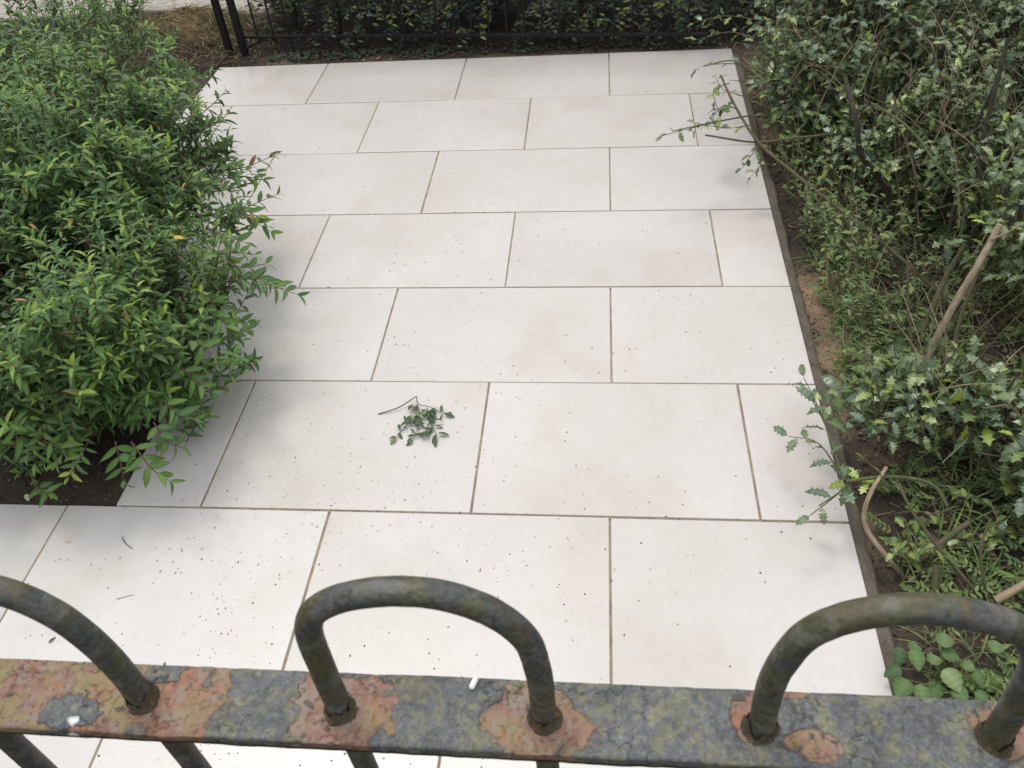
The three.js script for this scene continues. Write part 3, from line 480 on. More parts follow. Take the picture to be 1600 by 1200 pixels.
// grass, weeds and litter of the right bed
{
  const inBed = () => { for (;;) { const x = rr(0.78, 2.9), z = rr(-3.4, 1.1), d = 0.25 + smooth(0.3, 0.56, fbm(x * 2.2 + 20, z * 2.2 + 20, 91, 3)); if (x - rightEdge(z) > 0.12 && rnd() < d) return [x, z]; } };
  const blade = (list, x, y, z, L, col, W, lean) => { const a = rnd() * 6.28, d = V(Math.cos(a) * lean, rr(0.5, 1.2), Math.sin(a) * lean).normalize(); list.push({ shape: 'lance', v: 3, pal: 'weed', tint: col, m: leafMatrix(V(x, y, z), d, V(-d.x * d.y, 0.6, -d.z * d.y), L, W), k: rr(0.7, 1.2) }); };
  const grass = [], weeds = [];
  for (let i = 0; i < 2800; i++) { const [x, z] = inBed(), y = groundHeight(x, z); if (z > -0.35 && rnd() < 0.4) continue; for (let k = 0; k < 6; k++) blade(grass, x + rr(-0.02, 0.02), y, z + rr(-0.02, 0.02), rr(0.05, 0.13), Math.floor(rnd() * 4), rr(0.12, 0.2), rr(0.5, 1.6)); }
  solo('grass', mergeLeaves(grass), M.soft, 'fine tangled grass growing under the holly in the right bed', 'grass', null, 'stuff');
  for (let i = 0; i < 2600; i++) {
    const [x, z] = inBed(), y = groundHeight(x, z); if (z > -0.35 && rnd() < 0.1) continue;
    const a = rnd() * 6.28, L = rr(0.05, 0.1), tip = V(x + Math.cos(a) * L, y + rr(0.02, 0.07), z + Math.sin(a) * L), b = V(x, y, z);
    for (let k = 1; k <= 6; k++) for (const s of [-1, 1]) { const p = b.clone().lerp(tip, k / 6), d = tip.clone().sub(b).normalize().multiplyScalar(0.6).add(V(-Math.sin(a) * s, 0.1, Math.cos(a) * s)); weeds.push({ shape: 'broad', v: k % 2, pal: 'weed', tint: Math.floor(rnd() * 4), m: leafMatrix(p, d, UP.clone().add(rv(0.3)), rr(0.014, 0.026)) }); }
  }
  solo('weeds', mergeLeaves(weeds), M.soft, 'low feathery weeds covering the soil of the right bed', 'weeds', null, 'stuff');
  const litter = [];
  for (let i = 0; i < 3600; i++) { const z = i > 2600 ? rr(-0.4, 1.1) : rr(-3.5, 1.15), x = rightEdge(z) + 0.07 + Math.pow(rnd(), 0.8) * 1.9, y = groundHeight(x, z) + (i > 2600 ? rr(0, 0.025) : 0); litter.push({ shape: rnd() < 0.4 ? 'holly' : 'broad', v: Math.floor(rnd() * 2), pal: 'brown', tint: Math.floor(rnd() * 5), m: leafMatrix(V(x, y + 0.006, z), V(rr(-1, 1), rr(-0.4, 0.4), rr(-1, 1)), UP.clone().add(rv(0.7)), rr(0.015, 0.045)) }); }
  for (let i = 0; i < 500; i++) { const z = rr(-1.2, -0.02), x = rr(-2.6, -1.66); litter.push({ shape: 'broad', v: 0, pal: 'brown', tint: Math.floor(rnd() * 5), m: leafMatrix(V(x, groundHeight(x, z) + 0.004, z), V(rr(-1, 1), rr(-0.2, 0.2), rr(-1, 1)), UP.clone().add(rv(0.4)), rr(0.008, 0.02)) }); }
  for (let i = 0; i < 600; i++) { const z = rr(-4.2, -3.64), x = rr(-2.6, 0.9); litter.push({ shape: 'broad', v: 0, pal: 'brown', tint: Math.floor(rnd() * 4), m: leafMatrix(V(x, groundHeight(x, z) + 0.004, z), V(rr(-1, 1), rr(-0.3, 0.3), rr(-1, 1)), UP.clone().add(rv(0.5)), rr(0.015, 0.04)) }); }
  solo('leaf_litter', mergeLeaves(litter), M.dry, 'brown fallen leaves scattered over the soil of the beds', 'leaf litter', null, 'stuff');
  // straw over the dry mound at the top left, and twigs lying in the beds
  const straw = [], sticks = [];
  for (let i = 0; i < 2600; i++) { const x = -2.95 + (rnd() + rnd() + rnd() - 1.5) * 0.75, z = -4.15 + (rnd() + rnd() + rnd() - 1.5) * 0.6, a = rnd() * 6.28; straw.push({ shape: 'lance', v: 0, pal: 'x', tint: pick([[0.22, 0.17, 0.08], [0.16, 0.125, 0.055], [0.27, 0.22, 0.11], [0.15, 0.14, 0.05]]), m: leafMatrix(V(x, groundHeight(x, z) + 0.004, z), V(Math.cos(a), rr(-0.1, 0.35), Math.sin(a)), UP.clone().add(rv(0.4)), rr(0.04, 0.11), 0.16) }); }
  solo('dry_grass', mergeLeaves(straw), M.dry, 'heap of dry yellow-brown grass left of the black iron railing', 'dry grass', null, 'stuff');
  for (let i = 0; i < 800; i++) { const z = rr(-3.2, 1.1), x = rightEdge(z) + 0.08 + rnd() * 1.3, a = rnd() * 6.28, L = rr(0.03, 0.13), y = groundHeight(x, z) + rr(0.006, 0.035), p = V(x, y, z), q = V(x + Math.cos(a) * L, y + rr(0, 0.03), z + Math.sin(a) * L); sticks.push(tube([p, p.clone().lerp(q, 0.5).add(rv(0.008)), q], rr(0.0009, 0.002), 0.0008, 6, 4)); }
  for (let i = 0; i < 330; i++) { const z = rr(-2.7, -0.8), x = rightEdge(z) + 0.12 + Math.pow(rnd(), 0.8) * 1.0, a = rnd() * 6.28, L = rr(0.08, 0.26), y = groundHeight(x, z), p = V(x, y, z), q = V(x + Math.cos(a) * L, y + rr(0.02, 0.2), z + Math.sin(a) * L); if (q.x < rightEdge(q.z)) continue; sticks.push(tube([p, p.clone().lerp(q, 0.5).add(rv(0.02)), q], rr(0.0012, 0.0026), 0.0008, 8, 4)); }
  solo('twig_litter', mergeGeometries(sticks), M.barkPale, 'thin dry twigs and roots strewn on the right bed', 'twigs', null, 'stuff');
  const clod = new THREE.IcosahedronGeometry(1, 0), n = 5200, im = new THREE.InstancedMesh(clod, new THREE.MeshStandardMaterial({ color: 0xffffff, roughness: 1 }), n), m4 = new THREE.Matrix4(), q = new THREE.Quaternion(), e = new THREE.Euler();
  for (let i = 0; i < n; i++) {
    let x, z; if (i < 3600) { z = rr(-3.5, 1.15); x = rightEdge(z) + 0.05 + Math.pow(rnd(), 1.6) * 0.9; } else if (i < 4400) { z = rr(-1.2, -0.02); x = rr(-2.6, -1.66); } else { z = rr(-4, -3.66); x = rr(-2.6, 0.8); }
    const s = rr(0.002, 0.0075) * (rnd() < 0.1 ? 1.7 : 1); m4.compose(V(x, groundHeight(x, z) + s * 0.3, z), q.setFromEuler(e.set(rnd() * 6, rnd() * 6, rnd() * 6)), V(s, s * rr(0.5, 0.9), s * rr(0.7, 1.2))); im.setMatrixAt(i, m4);
    const k = rr(0.5, 1.2), sand = i < 3600 && fbm(x * 2 + 3, z * 2.6 + 5, 75, 3) > 0.5; im.setColorAt(i, sand ? lin(0.26 * k, 0.19 * k, 0.12 * k) : lin(0.08 * k, 0.06 * k, 0.045 * k));
  }
  im.name = 'soil_crumbs'; im.userData = { label: 'loose crumbs of soil and grit along the beds', category: 'soil crumbs', kind: 'stuff' }; shade(im); scene.add(im);
}

// ---------------------------------------------------------------- hedge and black railing at the back
function hedge(label, base, E, counts, opt = {}) {
  const root = thing('hedge_shrub', label, 'hedge', base), list = [], tw = [];
  E.forEach((e, q) => {
    for (let i = 0; i < counts[q]; i++) {
      const s = shellPoint(e, E, 0.55, 1.05, opt.minY ?? 0.1); if (!s) continue;
      const dir = s.n.clone().addScaledVector(UP, 0.4).add(rv(0.6)).normalize(), L = rr(0.1, 0.18), b = s.p.clone().addScaledVector(dir, -L); tw.push(tube([b, s.p.clone().addScaledVector(dir, -L / 2).add(rv(0.01)), s.p], 0.003, 0.0015, 5, 4));
      const n = Math.round(rr(5, 9)); for (let k = 0; k < n; k++) { const p = b.clone().lerp(s.p, (k + 1) / n), a = k * 2.4, d = dir.clone().multiplyScalar(0.6).add(V(Math.cos(a), 0.2, Math.sin(a)).multiplyScalar(0.8)); list.push({ shape: 'broad', v: k % 2, pal: 'hedge', tint: rnd() < (opt.bright ?? 0.05) ? 3 : Math.floor(rnd() * 3), m: leafMatrix(p, d, UP.clone().add(rv(0.5)), rr(0.035, 0.055) * (opt.size ?? 1)) }); }
    }
  });
  for (const [x, y, h, n] of opt.fronts ?? []) { const c = at(x, y, h); for (let k = 0; k < n; k++) { const a = k * 2.4; list.push({ shape: 'broad', v: k % 2, pal: 'hedge', tint: y < 32 && x % 40 < 22 ? (k % 4 ? 3 : 1) : k % 3, own: true, m: leafMatrix(c.clone().add(rv(0.035)), V(Math.cos(a), rr(-0.3, 0.4), Math.sin(a)), V(0, 1, 0.5).add(rv(0.3)), rr(0.045, 0.06)) }); } }
  for (let i = 0; i < (opt.spill ?? 0); i++) {
    const x = mix(opt.x0, opt.x1, rnd()), y = rr(0.03, 0.24), z = -3.78 - 0.014 * x * -1 + rr(-0.05, 0.03) + 0.07 * (x + 2.4) * 0.5, b = V(x + rr(-0.06, 0.06), y + 0.05, z - 0.22), p = V(x, y, z); tw.push(tube([b, b.clone().lerp(p, 0.5).add(V(0, 0.03, 0)), p], 0.002, 0.001, 5, 4));
    for (let k = 0; k < 6; k++) { const q = b.clone().lerp(p, 0.4 + 0.12 * k), a = k * 2.4 + rnd(); list.push({ shape: 'broad', v: k % 2, pal: 'hedge', tint: rnd() < 0.22 ? 3 : Math.floor(rnd() * 3), m: leafMatrix(q, V(Math.cos(a), rr(-0.5, 0.3), Math.sin(a) + 0.3), V(0, 1, 0.6).add(rv(0.4)), rr(0.03, 0.05)) }); }
  }
  addLeaves(root, list, M.leaf, 110); addTubes(root, 'twigs', tw, M.barkDark);
  for (let i = 0; i < 8; i++) { const e = E[i % E.length], x = e[0][0] + rr(-0.8, 0.8) * e[1][0], z = e[0][2] + rr(-0.6, 0.6) * e[1][2], g = tube([V(x, -0.03, z), V(x + rr(-0.1, 0.1), 0.4, z + rr(-0.1, 0.1)), V(x + rr(-0.2, 0.2), 0.9, z)], 0.014, 0.006, 14, 6, 0.4); g.translate(-base[0], -base[1], -base[2]); part('stem', g, M.barkDark, root); }
}
hedge('dark evergreen hedge behind the left half of the black railing', [-1.6, 0, -4.7], [[[-2.0, 0.5, -4.5], [0.62, 1.0, 0.62]], [[-1.2, 0.5, -4.42], [0.68, 1.05, 0.64]]], [1000, 1100], { spill: 34, x0: -2.0, x1: -0.7, fronts: [[420, 38, 0.12, 7], [515, 22, 0.14, 8], [450, 8, 0.2, 9], [600, 14, 0.18, 8], [660, 34, 0.12, 6], [560, 46, 0.1, 6], [700, 8, 0.2, 8], [400, 5, 0.2, 8], [490, 52, 0.07, 5], [640, 55, 0.06, 5]] });
hedge('dark hedge with yellow-green shoots behind the right half of the railing, nearest the holly', [0.2, 0, -4.6], [[[-0.35, 0.5, -4.38], [0.62, 1.05, 0.64]], [[0.5, 0.5, -4.33], [0.64, 1.05, 0.64]], [[1.4, 0.55, -4.4], [0.7, 0.9, 0.7]]], [950, 950, 500], { bright: 0.14, spill: 44, x0: -0.7, x1: 0.7, fronts: [[760, 24, 0.15, 8], [820, 40, 0.11, 7], [730, 52, 0.07, 5], [1010, 40, 0.1, 7], [900, 54, 0.06, 6], [850, 50, 0.08, 5], [1060, 45, 0.1, 7], [935, 30, 0.16, 10], [870, 15, 0.2, 10], [1040, 10, 0.2, 10], [990, 22, 0.17, 7]] });
{
  const b = [-2.45, 0, -3.86], root = thing('iron_railing', 'black iron railing with thin upright bars in front of the dark hedge', 'railing', b);
  const dz = (x) => (x - b[0]) * 0.075, bar = (x, z, w, h, y0 = 0) => { const g = new THREE.BoxGeometry(w, h, w); g.translate(x - b[0], y0 + h / 2, z - b[2] + 0); return g; };
  part('post', bar(-2.55, -3.87, 0.04, 1.15, -0.03), M.black, root); part('post', bar(-2.43, -3.83, 0.04, 1.15, -0.03), M.black, root);
  const rail = (y, t) => { const L = 3.02, g = new THREE.BoxGeometry(L, t, 0.034); g.translate(L / 2 + 0.02, 0, 0); g.rotateY(-Math.atan(0.075)); g.translate(0.02, y, 0.0); return g; };
  part('bottom_rail', rail(0.095, 0.014), M.black, root); part('top_rail', rail(1.08, 0.014), M.black, root);
  for (let i = 1; i < 27; i++) { const x = b[0] + 0.02 + i * 0.112, g = new THREE.CylinderGeometry(0.0065, 0.0065, 1.04 + (i % 9 === 3 ? 0.1 : 0), 8); g.translate(x - b[0], 0.57 - (i % 9 === 3 ? 0.05 : 0), dz(x)); part('baluster', g, M.black, root); }
  part('brace', tube([V(0.02, 0.015, 0.03), V(0.12, 0.06, 0.02), V(0.2, 0.1, 0.012)], 0.007, 0.007, 10, 7), M.black, root);
  part('ground_rod', tube([at(356, 86, 0.012), at(347, 95, 0.008), at(336, 107, 0.0)].map((p) => p.sub(root.position)), 0.009, 0.007, 10, 7), M.barkDark, root);
}
{ // small weeds at the hedge foot
  const list = [];
  for (let i = 0; i < 140; i++) { const x = rr(-2.2, 0.75), z = rr(-3.86, -3.72) - 0.014 * (x + 0), y = groundHeight(x, z), n = 3 + Math.floor(rnd() * 5); for (let k = 0; k < n; k++) { const a = rnd() * 6.28; list.push({ shape: rnd() < 0.5 ? 'lance' : 'broad', v: 0, pal: 'hedge', tint: Math.floor(rnd() * 3), m: leafMatrix(V(x, y, z), V(Math.cos(a), rr(0.3, 1.3), Math.sin(a)), UP.clone().add(rv(0.4)), rr(0.025, 0.055)) }); } }
  solo('low_weeds', mergeLeaves(list), M.soft, 'dark little weeds at the foot of the railing along the back edge of the patio', 'weeds', null, 'stuff');
}

// ---------------------------------------------------------------- rusty hoop-top railing in front
{
  const A = at(225, 1092, 1.45), PX = 0.000537, base = [A.x, 0, A.z], root = thing('hoop_top_railing', 'rusty old iron hoop-top railing with a flaking flat rail across the foreground', 'railing', base);
  // paint map of the rail: x runs along the rail, v across it (0 far edge, 1 near edge)
  const S0 = -0.62, SL = 1.62;
  const sx = (px) => (px - 225) * PX;
  const rust = [[sx(90), 0.45, 0.2, 0.75], [sx(262), 0.55, 0.055, 0.62], [sx(-150), 0.5, 0.1, 0.7], [sx(545), 0.6, 0.052, 0.62], [sx(850), 0.62, 0.05, 0.55], [sx(1160), 0.35, 0.014, 0.42], [sx(1240), 0.72, 0.024, 0.2], [sx(1515), 0.45, 0.022, 0.5], [sx(1230), 0.02, 0.02, 0.1], [sx(1700), 0.5, 0.05, 0.5]];
  const bare = [[sx(112), 0.72, 0.022, 0.3], [sx(240), 0.08, 0.02, 0.18], [sx(405), 0.5, 0.03, 0.7]];
  const blob = (L, s, v) => { let b = -1; for (const [x, y, a, c] of L) b = Math.max(b, 1 - Math.hypot((s - x) / a, (v - y) / c)); return b; };
  const field = (s, v) => {
    const n = fbm(s * 60 + 100, v * 3.6 + 5, 201, 4) - 0.5, n2 = fbm(s * 190 + 100, v * 11 + 5, 207, 3) - 0.5;
    const r = blob(rust, s, v) + 1.0 * n + 0.25 * n2, p = blob(bare, s, v) + 1.3 * n + 0.3 * n2; return r > 0.06 && p < 0.1 ? clamp((r - 0.06) * 8) : 0;
  };
  const mapRail = tex(2048, 128, (u, v, o) => {
    const s = S0 + u * SL, R = field(s, v), f = fbm(s * 260 + 40, v * 15, 211, 3), g = 0.6 * fbm(s * 150 + 70, v * 9, 213, 4) + 0.4 * fbm(s * 50 + 20, v * 3, 215, 3), g2 = fbm(s * 45 + 10, v * 2.7, 217, 3);
    const white = smooth(0.6, 0.75, fbm(s * 700 + 9, v * 42, 219, 2)) * 0.5, lich = smooth(0.5, 0.62, g) * 0.7, yel = smooth(0.6, 0.72, fbm(s * 120 + 33, v * 7, 223, 3));
    let c = [0.092, 0.096, 0.1].map((a) => a * (0.55 + 0.95 * f));
    const L = [0.155, 0.15, 0.09]; c = c.map((a, k) => mix(a, L[k] * (0.6 + 0.8 * f), lich)); c = c.map((a, k) => mix(a, [0.22, 0.21, 0.09][k] * (0.6 + 0.8 * f), 0.32 * yel)); c = c.map((a, k) => mix(a, [0.3, 0.31, 0.3][k], 0.55 * white));
    c = c.map((a) => a * (0.7 + 0.6 * g2));
    let q = [0.235, 0.132, 0.096].map((a) => a * (0.7 + 0.6 * f)); q = q.map((a, k) => mix(a, [0.265, 0.135, 0.08][k] * (0.7 + 0.6 * f), smooth(0.52, 0.68, g2))); q = q.map((a, k) => mix(a, [0.25, 0.2, 0.16][k], 0.8 * smooth(0.5, 0.62, g))); q = q.map((a, k) => mix(a, [0.1, 0.05, 0.035][k], 0.8 * smooth(0.6, 0.72, fbm(s * 330, v * 20, 229, 3))));
    const lr = (s < sx(220) ? 0.6 : 0.3) * smooth(0.48, 0.62, fbm(s * 50 + 81, v * 3, 227, 3)); q = q.map((a, k) => mix(a, [0.24, 0.21, 0.08][k], lr));
    const ck = Math.abs(fbm(s * 70 + 60, v * 4.2, 261, 4) - 0.5), crack = smooth(0.022, 0.006, ck) * smooth(0.48, 0.62, fbm(s * 24 + 11, v * 1.5, 263, 2)); for (let k = 0; k < 3; k++) o[k] = mix(c[k], q[k], R) * (1 - 0.45 * crack);
    const edge = 1 - 0.3 * smooth(0.02, 0.2, R) * smooth(0.5, 0.25, R) * smooth(0.45, 0.6, fbm(s * 80, v * 4, 251, 2)); for (let k = 0; k < 3; k++) o[k] *= edge;
    const wd = Math.hypot((s - sx(124)) / 0.0045, (v - 0.86) / 0.07) + 1.6 * (f - 0.5) + 0.5 * (f - 0.5); if (wd < 1) for (let k = 0; k < 3; k++) o[k] = mix(o[k], 0.75, 1 - wd * 0.6);
  }, true);
  const bumpRail = tex(2048, 128, (u, v, o) => { const s = S0 + u * SL, R = field(s, v), ck = Math.abs(fbm(s * 70 + 60, v * 4.2, 261, 4) - 0.5), crack = smooth(0.03, 0.004, ck) * smooth(0.48, 0.62, fbm(s * 24 + 11, v * 1.5, 263, 2)); o[0] = o[1] = o[2] = clamp(0.62 - 0.42 * R - 0.35 * crack + 0.35 * (fbm(s * 220 + 40, v * 13, 231, 4) - 0.5) + 0.12 * (vnoise(s * 900, v * 50, 3) - 0.5)); });
  mapRail.wrapT = bumpRail.wrapT = mapRail.wrapS = bumpRail.wrapS = THREE.MirroredRepeatWrapping;
  const railMat = new THREE.MeshStandardMaterial({ map: mapRail, bumpMap: bumpRail, bumpScale: 0.0026, roughness: 0.68, metalness: 0 });
  // the flat: a real sheet of flaking, uneven metal on a 14 mm bar
  const zF = at(700, 1057, 1.45).z - A.z, zN = at(700, 1171, 1.45).z - A.z, nx = 700, nv = 26, pos = [], uv = [], idx = [], TH = 0.014;
  const ring = [];
  for (let k = 0; k <= nv; k++) ring.push([k / nv, 0]);
  ring.push([1, 0.25], [1, 0.6], [1, 1], [0.5, 1], [0, 1], [0, 0.5], [0, 0.12]);
  const RN = ring.length;
  for (let i = 0; i <= nx; i++) {
    const s = S0 + SL * i / nx, ef = 0.0012 * (fbm(s * 40 + 9, 1, 5, 3) - 0.5), en = 0.0022 * (fbm(s * 55 + 9, 4, 6, 3) - 0.5);
    ring.forEach(([v, d]) => {
      const top = d === 0 ? 0.0016 * (0.4 - field(s, v)) * 0.8 + 0.0009 * (fbm(s * 120 + 7, v * 7, 241, 3) - 0.5) - 0.0012 * Math.pow(Math.abs(v - 0.5) * 2, 14) : 0;
      pos.push(s, top - d * TH + (d === 1 ? en * 0.8 : 0), mix(zF + ef, zN + en, v)); uv.push((s - S0) / SL, d === 0 ? v : v === 1 ? 1 - d * 0.2 : v === 0 ? d * 0.2 : v);
    });
  }
  for (let i = 0; i < nx; i++) for (let k = 0; k < RN; k++) { const a = i * RN + k, b = i * RN + (k + 1) % RN, c = a + RN, d = b + RN; idx.push(a, b, c, b, d, c); }
  const rg = new THREE.BufferGeometry(); rg.setAttribute('position', new THREE.Float32BufferAttribute(pos, 3)); rg.setAttribute('uv', new THREE.Float32BufferAttribute(uv, 2)); rg.setIndex(idx); rg.computeVertexNormals(); rg.translate(0, 1.45, 0);
  part('flat_rail', rg, railMat, root);
  // bars: bent round bar painted dark, grown over with algae
  const mapBar = tex(1024, 128, (u, v, o) => {
    const g = fbm(u * 50, v * 5, 301, 5, 50, 5), f = fbm(u * 200, v * 20, 305, 3, 200, 20), al = smooth(0.42, 0.62, 0.5 * fbm(u * 8, v * 2, 309, 3, 8, 2) + 0.5 * fbm(u * 40, v * 4, 311, 4, 40, 4)), pale = smooth(0.55, 0.7, g), chip = smooth(0.66, 0.72, fbm(u * 80, v * 8, 313, 3, 80, 8));
    let c = [0.072, 0.076, 0.073].map((a) => a * (0.45 + 1.1 * f)); c = c.map((a, k) => mix(a, [0.084, 0.082, 0.04][k] * (0.5 + 1.0 * f), al * 0.9)); c = c.map((a, k) => mix(a, [0.19, 0.185, 0.165][k], pale * 0.4)); c = c.map((a, k) => mix(a, [0.13, 0.08, 0.05][k], chip * 0.25));
    for (let k = 0; k < 3; k++) o[k] = c[k];
  }, true);
  const bumpBar = tex(1024, 128, (u, v, o) => { o[0] = o[1] = o[2] = 0.5 * fbm(u * 80, v * 8, 313, 4, 80, 8) + 0.5 * fbm(u * 240, v * 24, 317, 2, 240, 24); });
  const barMat = new THREE.MeshStandardMaterial({ map: mapBar, bumpMap: bumpBar, bumpScale: 0.0011, roughness: 0.6 });
  mapBar.repeat.set(1.4, 1); bumpBar.repeat.set(1.4, 1);
  const weldMat = new THREE.MeshStandardMaterial({ map: mapBar, bumpMap: bumpBar, bumpScale: 0.004, roughness: 0.95, color: lin(1.7, 1.35, 1.0) });
  const zB = 0.0;
  const hoops = [
    [-0.1725, 0.0, [[-0.169, 0.075], [-0.158, 0.122], [-0.143, 0.148], [-0.122, 0.164], [-0.086, 0.172], [-0.047, 0.162], [-0.0294, 0.148], [-0.014, 0.123], [-0.003, 0.077]]],
    [0.1712, 0.3402, [[0.1712, 0.074], [0.1738, 0.125], [0.183, 0.148], [0.2057, 0.167], [0.239, 0.1775], [0.274, 0.1765], [0.307, 0.159], [0.3305, 0.126], [0.3385, 0.08]]],
    [0.5112, 0.6853, [[0.509, 0.068], [0.5125, 0.107], [0.5246, 0.146], [0.5486, 0.168], [0.5815, 0.178], [0.6174, 0.1735], [0.652, 0.157], [0.675, 0.12], [0.682, 0.07]]]];
  hoops.forEach(([a, b, arc], q) => {
    const pts = [];
    for (const y of [-0.05, 0.4, 0.9, 1.3, 1.4, 1.45]) pts.push(V(a, y, zB));
    for (const [x, y] of arc) pts.push(V(x, 1.45 + y, zB));
    for (const y of [1.45, 1.4, 1.3, 0.9, 0.4, -0.05]) pts.push(V(b, y, zB));
    const g = tube(pts, 0.0102, 0.0102, 520, 22, 0.035); const u = g.attributes.uv; for (let i = 0; i < u.count; i++) u.setX(i, u.getX(i) + q * 0.37);
    part('hoop', g, barMat, root);
    for (const x of [a, b]) { // lumpy collar of scale and paint where the bar passes the rail
      const pt = [[0.0112, 0.008], [0.0117, 0.005], [0.0125, 0.0025], [0.014, 0.0004], [0.0142, -0.003]].map(([r, y]) => new THREE.Vector2(r, y)), c = new THREE.LatheGeometry(pt, 40), p = c.attributes.position;
      for (let i = 0; i < p.count; i++) { const an = Math.atan2(p.getZ(i), p.getX(i)), lum = 1 + 0.42 * (fbm(2 + Math.cos(an) * 2.2 + q * 7 + x * 31, 2 + Math.sin(an) * 2.2, 51, 3) - 0.5), ly = -0.9 + 4.2 * fbm(3 + Math.cos(an) * 1.6 + x * 41, 3 + Math.sin(an) * 1.6, 53, 3); p.setXYZ(i, p.getX(i) * lum, p.getY(i) > 0 ? p.getY(i) * ly : p.getY(i), p.getZ(i) * lum); }
      c.computeVertexNormals(); c.translate(x, 1.4505, zB); part('collar', c, weldMat, root);
    }
  });
  // curled flakes of old paint standing off the rail
  const flakeMat = new THREE.MeshStandardMaterial({ color: lin(0.17, 0.165, 0.15), roughness: 0.8, side: THREE.DoubleSide, bumpMap: bumpRail, bumpScale: 0.001 });
  for (let i = 0; i < 34; i++) {
    const L = rr(0.003, 0.01), W = rr(0.0015, 0.0035), g = new THREE.PlaneGeometry(L, W, 5, 3), p = g.attributes.position;
    for (let k = 0; k < p.count; k++) p.setZ(k, 0.35 * W * Math.pow(p.getY(k) / W + 0.5, 2) + rr(-0.0003, 0.0003));
    g.computeVertexNormals(); g.rotateX(-Math.PI / 2); g.rotateY(rnd() * 6.28);
    const near = pick(rust), s = i < 5 ? sx(225 + i * 6) : clamp(near[0] + rr(-1, 1) * near[2], S0 + 0.05, S0 + SL - 0.1), v = i < 5 ? rr(0, 0.25) : rr(0.04, 0.94);
    g.translate(s, 1.4512, mix(zF, zN, v)); part('paint_flake', g, flakeMat, root);
  }
  { // small white stub on the far edge of the rail
    const g = new THREE.CapsuleGeometry(0.0027, 0.0065, 6, 12); g.rotateZ(Math.PI / 2); g.rotateY(1.25); const p = at(740, 1066, 1.4545); g.translate(p.x, 1.4532, p.z);
    solo('white_stub', g, new THREE.MeshStandardMaterial({ color: lin(0.78, 0.78, 0.76), roughness: 0.7 }), 'tiny white stub lying on the far edge of the rusty rail, under the middle hoop', 'stub');
  }
}

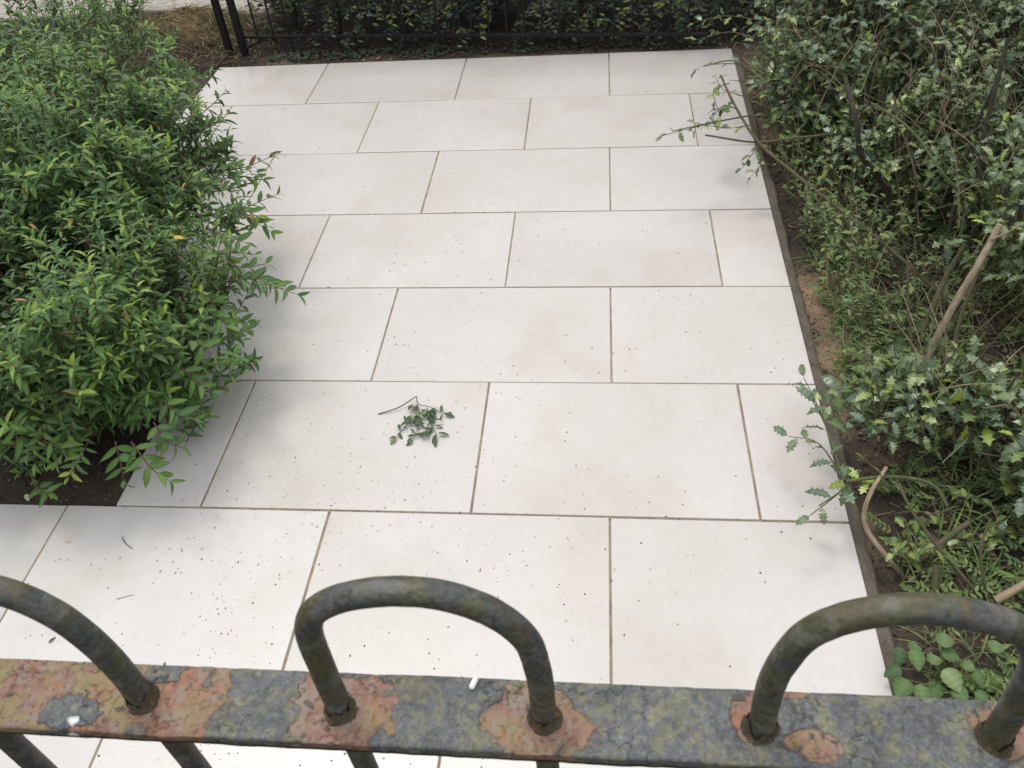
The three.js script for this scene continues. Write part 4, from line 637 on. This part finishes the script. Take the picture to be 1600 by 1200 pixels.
// ---------------------------------------------------------------- things lying on the slabs
{
  const c = at(655, 655, 0), root = thing('fallen_sprig', 'broken leafy sprig with a bare reddish stalk lying on the slab in mid patio', 'sprig', [c.x, 0, c.z]), list = [], tw = [];
  const Q = (x, y, h = 0.008) => at(x, y, h);
  tw.push(tube([Q(591, 647, 0.003), Q(622, 637, 0.012), Q(651, 619, 0.02)], 0.0022, 0.0018, 14, 6), tube([Q(651, 619, 0.02), Q(653, 631, 0.018), Q(672, 636, 0.012), Q(688, 644, 0.01)], 0.0016, 0.0012, 14, 5), tube([Q(653, 631, 0.018), Q(646, 650, 0.015), Q(632, 668, 0.01), Q(618, 684, 0.006)], 0.0016, 0.001, 14, 5), tube([Q(655, 640, 0.016), Q(655, 665, 0.012), Q(646, 684, 0.006)], 0.0015, 0.001, 12, 5), tube([Q(660, 640, 0.015), Q(672, 660, 0.01), Q(682, 678, 0.006)], 0.0014, 0.001, 12, 5));
  const lf = (x0, y0, x1, y1, h0, h1, t, v = 0) => { const a = Q(x0, y0, h0), b = Q(x1, y1, h1), d = b.clone().sub(a); list.push({ shape: 'lance', v, pal: 'shrub', tint: t === 4 || t === 5 ? [0.13, 0.2, 0.06] : t === 3 ? [0.05, 0.1, 0.035] : [0.035, 0.075, 0.02], own: true, m: leafMatrix(a, d, UP.clone().add(rv(0.35)), d.length(), 1.05) }); };
  for (const l of [[682, 678, 675, 695, 0.012, 0.004, 1], [684, 677, 703, 680, 0.012, 0.006, 6], [677, 667, 670, 680, 0.012, 0.004, 0], [678, 665, 695, 667, 0.012, 0.006, 6], [646, 688, 633, 697, 0.01, 0.004, 6], [648, 680, 664, 677, 0.012, 0.006, 0], [645, 684, 634, 690, 0.01, 0.005, 1], [620, 682, 608, 696, 0.01, 0.004, 4], [618, 682, 607, 685, 0.012, 0.008, 1], [622, 676, 629, 686, 0.012, 0.004, 0], [632, 668, 637, 672, 0.018, 0.012, 6], [634, 660, 632, 647, 0.014, 0.024, 1], [640, 670, 650, 676, 0.012, 0.006, 3], [650, 664, 664, 660, 0.016, 0.02, 1], [656, 664, 664, 668, 0.014, 0.008, 6], [646, 655, 640, 648, 0.02, 0.024, 4], [655, 652, 646, 640, 0.022, 0.03, 5], [660, 650, 669, 637, 0.02, 0.03, 4], [664, 648, 678, 652, 0.018, 0.012, 6], [652, 648, 662, 646, 0.022, 0.03, 5], [690, 645, 690, 632, 0.012, 0.02, 3], [694, 646, 711, 652, 0.01, 0.005, 0], [692, 648, 686, 656, 0.01, 0.004, 6], [640, 652, 637, 660, 0.018, 0.01, 0], [668, 655, 677, 659, 0.014, 0.008, 1], [658, 662, 652, 668, 0.012, 0.008, 0], [625, 672, 622, 660, 0.012, 0.018, 6], [700, 645, 707, 644, 0.01, 0.012, 6]]) lf(...l, Math.floor(rnd() * 3));
  for (let i = 0; i < 26; i++) { const x = 655 + rr(-24, 26), y = 662 + rr(-22, 22), a = rnd() * 6.28, r = rr(13, 19); lf(x, y, x + Math.cos(a) * r, y + Math.sin(a) * r * 0.8, rr(0.01, 0.025), rr(0.005, 0.022), pick([0, 6, 2, 6, 6, 6]), Math.floor(rnd() * 3)); }
  addLeaves(root, list, M.leaf, 60);
  for (const g of tw) { g.translate(-c.x, 0, -c.z); part('stalk', g, M.twigRed, root); }
  const stick = (label, pts, r, mat) => solo('loose_twig', tube(pts.map(([x, y]) => at(x, y, 0.003)), r, r * 0.6, 12, 6), mat, label, 'twig');
  stick('short dark curved twig on the slab near the lower left', [[191, 840], [197, 850], [207, 857]], 0.0014, M.barkDark);
  stick('thin pale straight twig on the slab above the left hoop', [[182, 936], [196, 932], [210, 929]], 0.0009, M.barkPale);
  const g1 = template('lance', 1, 'brown', 1).clone(); g1.applyMatrix4(leafMatrix(at(76, 1005, 0.003), at(88, 992, 0.006).sub(at(76, 1005, 0.003)), UP, 0.026)); solo('dry_leaf', g1, M.dry, 'dark narrow dry leaf lying on the slab below the left hoop', 'leaf');
  const g2 = template('broad', 1, 'x', [0.5, 0.36, 0.12]).clone(); g2.applyMatrix4(leafMatrix(at(101, 845, 0.003), at(119, 849, 0.005).sub(at(101, 845, 0.003)), V(0.3, 1, 0.4), 0.024, 0.5)); solo('dry_leaf', g2, M.dry, 'small curled yellow leaf on the lower left slab near its joint', 'leaf');
  const g3 = template('broad', 0, 'x', [0.42, 0.42, 0.26]).clone(); g3.applyMatrix4(leafMatrix(at(40, 772, 0.0), at(45, 784, 0.0).sub(at(40, 772, 0.0)), UP, 0.032)); solo('dry_leaf', g3, M.dry, 'pale green fallen leaf on the dark soil beside the front slabs at left', 'leaf');
  const g4 = template('holly', 0, 'x', [0.55, 0.36, 0.28]).clone(); g4.applyMatrix4(leafMatrix(at(1328, 447, 0.03), at(1352, 447, 0.03).sub(at(1328, 447, 0.03)), UP, 0.05)); solo('dry_leaf', g4, M.dry, 'pale pinkish dead leaf on the dark soil of the right bed', 'leaf');
  // crumbs of soil, petals and bud scales on the slabs
  const flake = new THREE.IcosahedronGeometry(1, 0), n = 4200, im = new THREE.InstancedMesh(flake, new THREE.MeshStandardMaterial({ color: 0xffffff, roughness: 1 }), n), m4 = new THREE.Matrix4(), q = new THREE.Quaternion();
  for (let i = 0; i < n; i++) {
    let x, z; for (;;) { x = rr(-2.4, 0.69); z = rr(-3.55, 1.15); if (!inPatio(x, z)) continue; const w = Math.exp(-(((x + 0.95) / 0.75) ** 2 + ((z - 0.15) / 0.75) ** 2)) + 0.1; if (rnd() < w * (0.35 + fbm(x * 5 + 9, z * 5 + 9, 401, 3))) break; }
    if (rnd() < 0.1) z = pick([-2.398, -1.785, -1.196, -0.612, 0, 0.6]) + rr(-0.004, 0.004);
    const s = Math.pow(rnd(), 4) * 0.0025 + 0.0005; m4.compose(V(x, 0.0012, z), q.setFromAxisAngle(UP, rnd() * 6.28), V(s * rr(0.8, 1.8), s * 0.4, s)); im.setMatrixAt(i, m4);
    const k = rr(0.6, 1.3), c = pick([[0.28, 0.17, 0.09], [0.14, 0.11, 0.08], [0.36, 0.23, 0.11], [0.22, 0.19, 0.1], [0.18, 0.14, 0.1], [0.4, 0.3, 0.12]]); im.setColorAt(i, lin(c[0] * k, c[1] * k, c[2] * k));
  }
  im.name = 'plant_debris'; im.userData = { label: 'tiny brown crumbs and bud scales sprinkled over the pale slabs', category: 'debris', kind: 'stuff' }; shade(im); scene.add(im);
}

renderer.render(scene, camera);
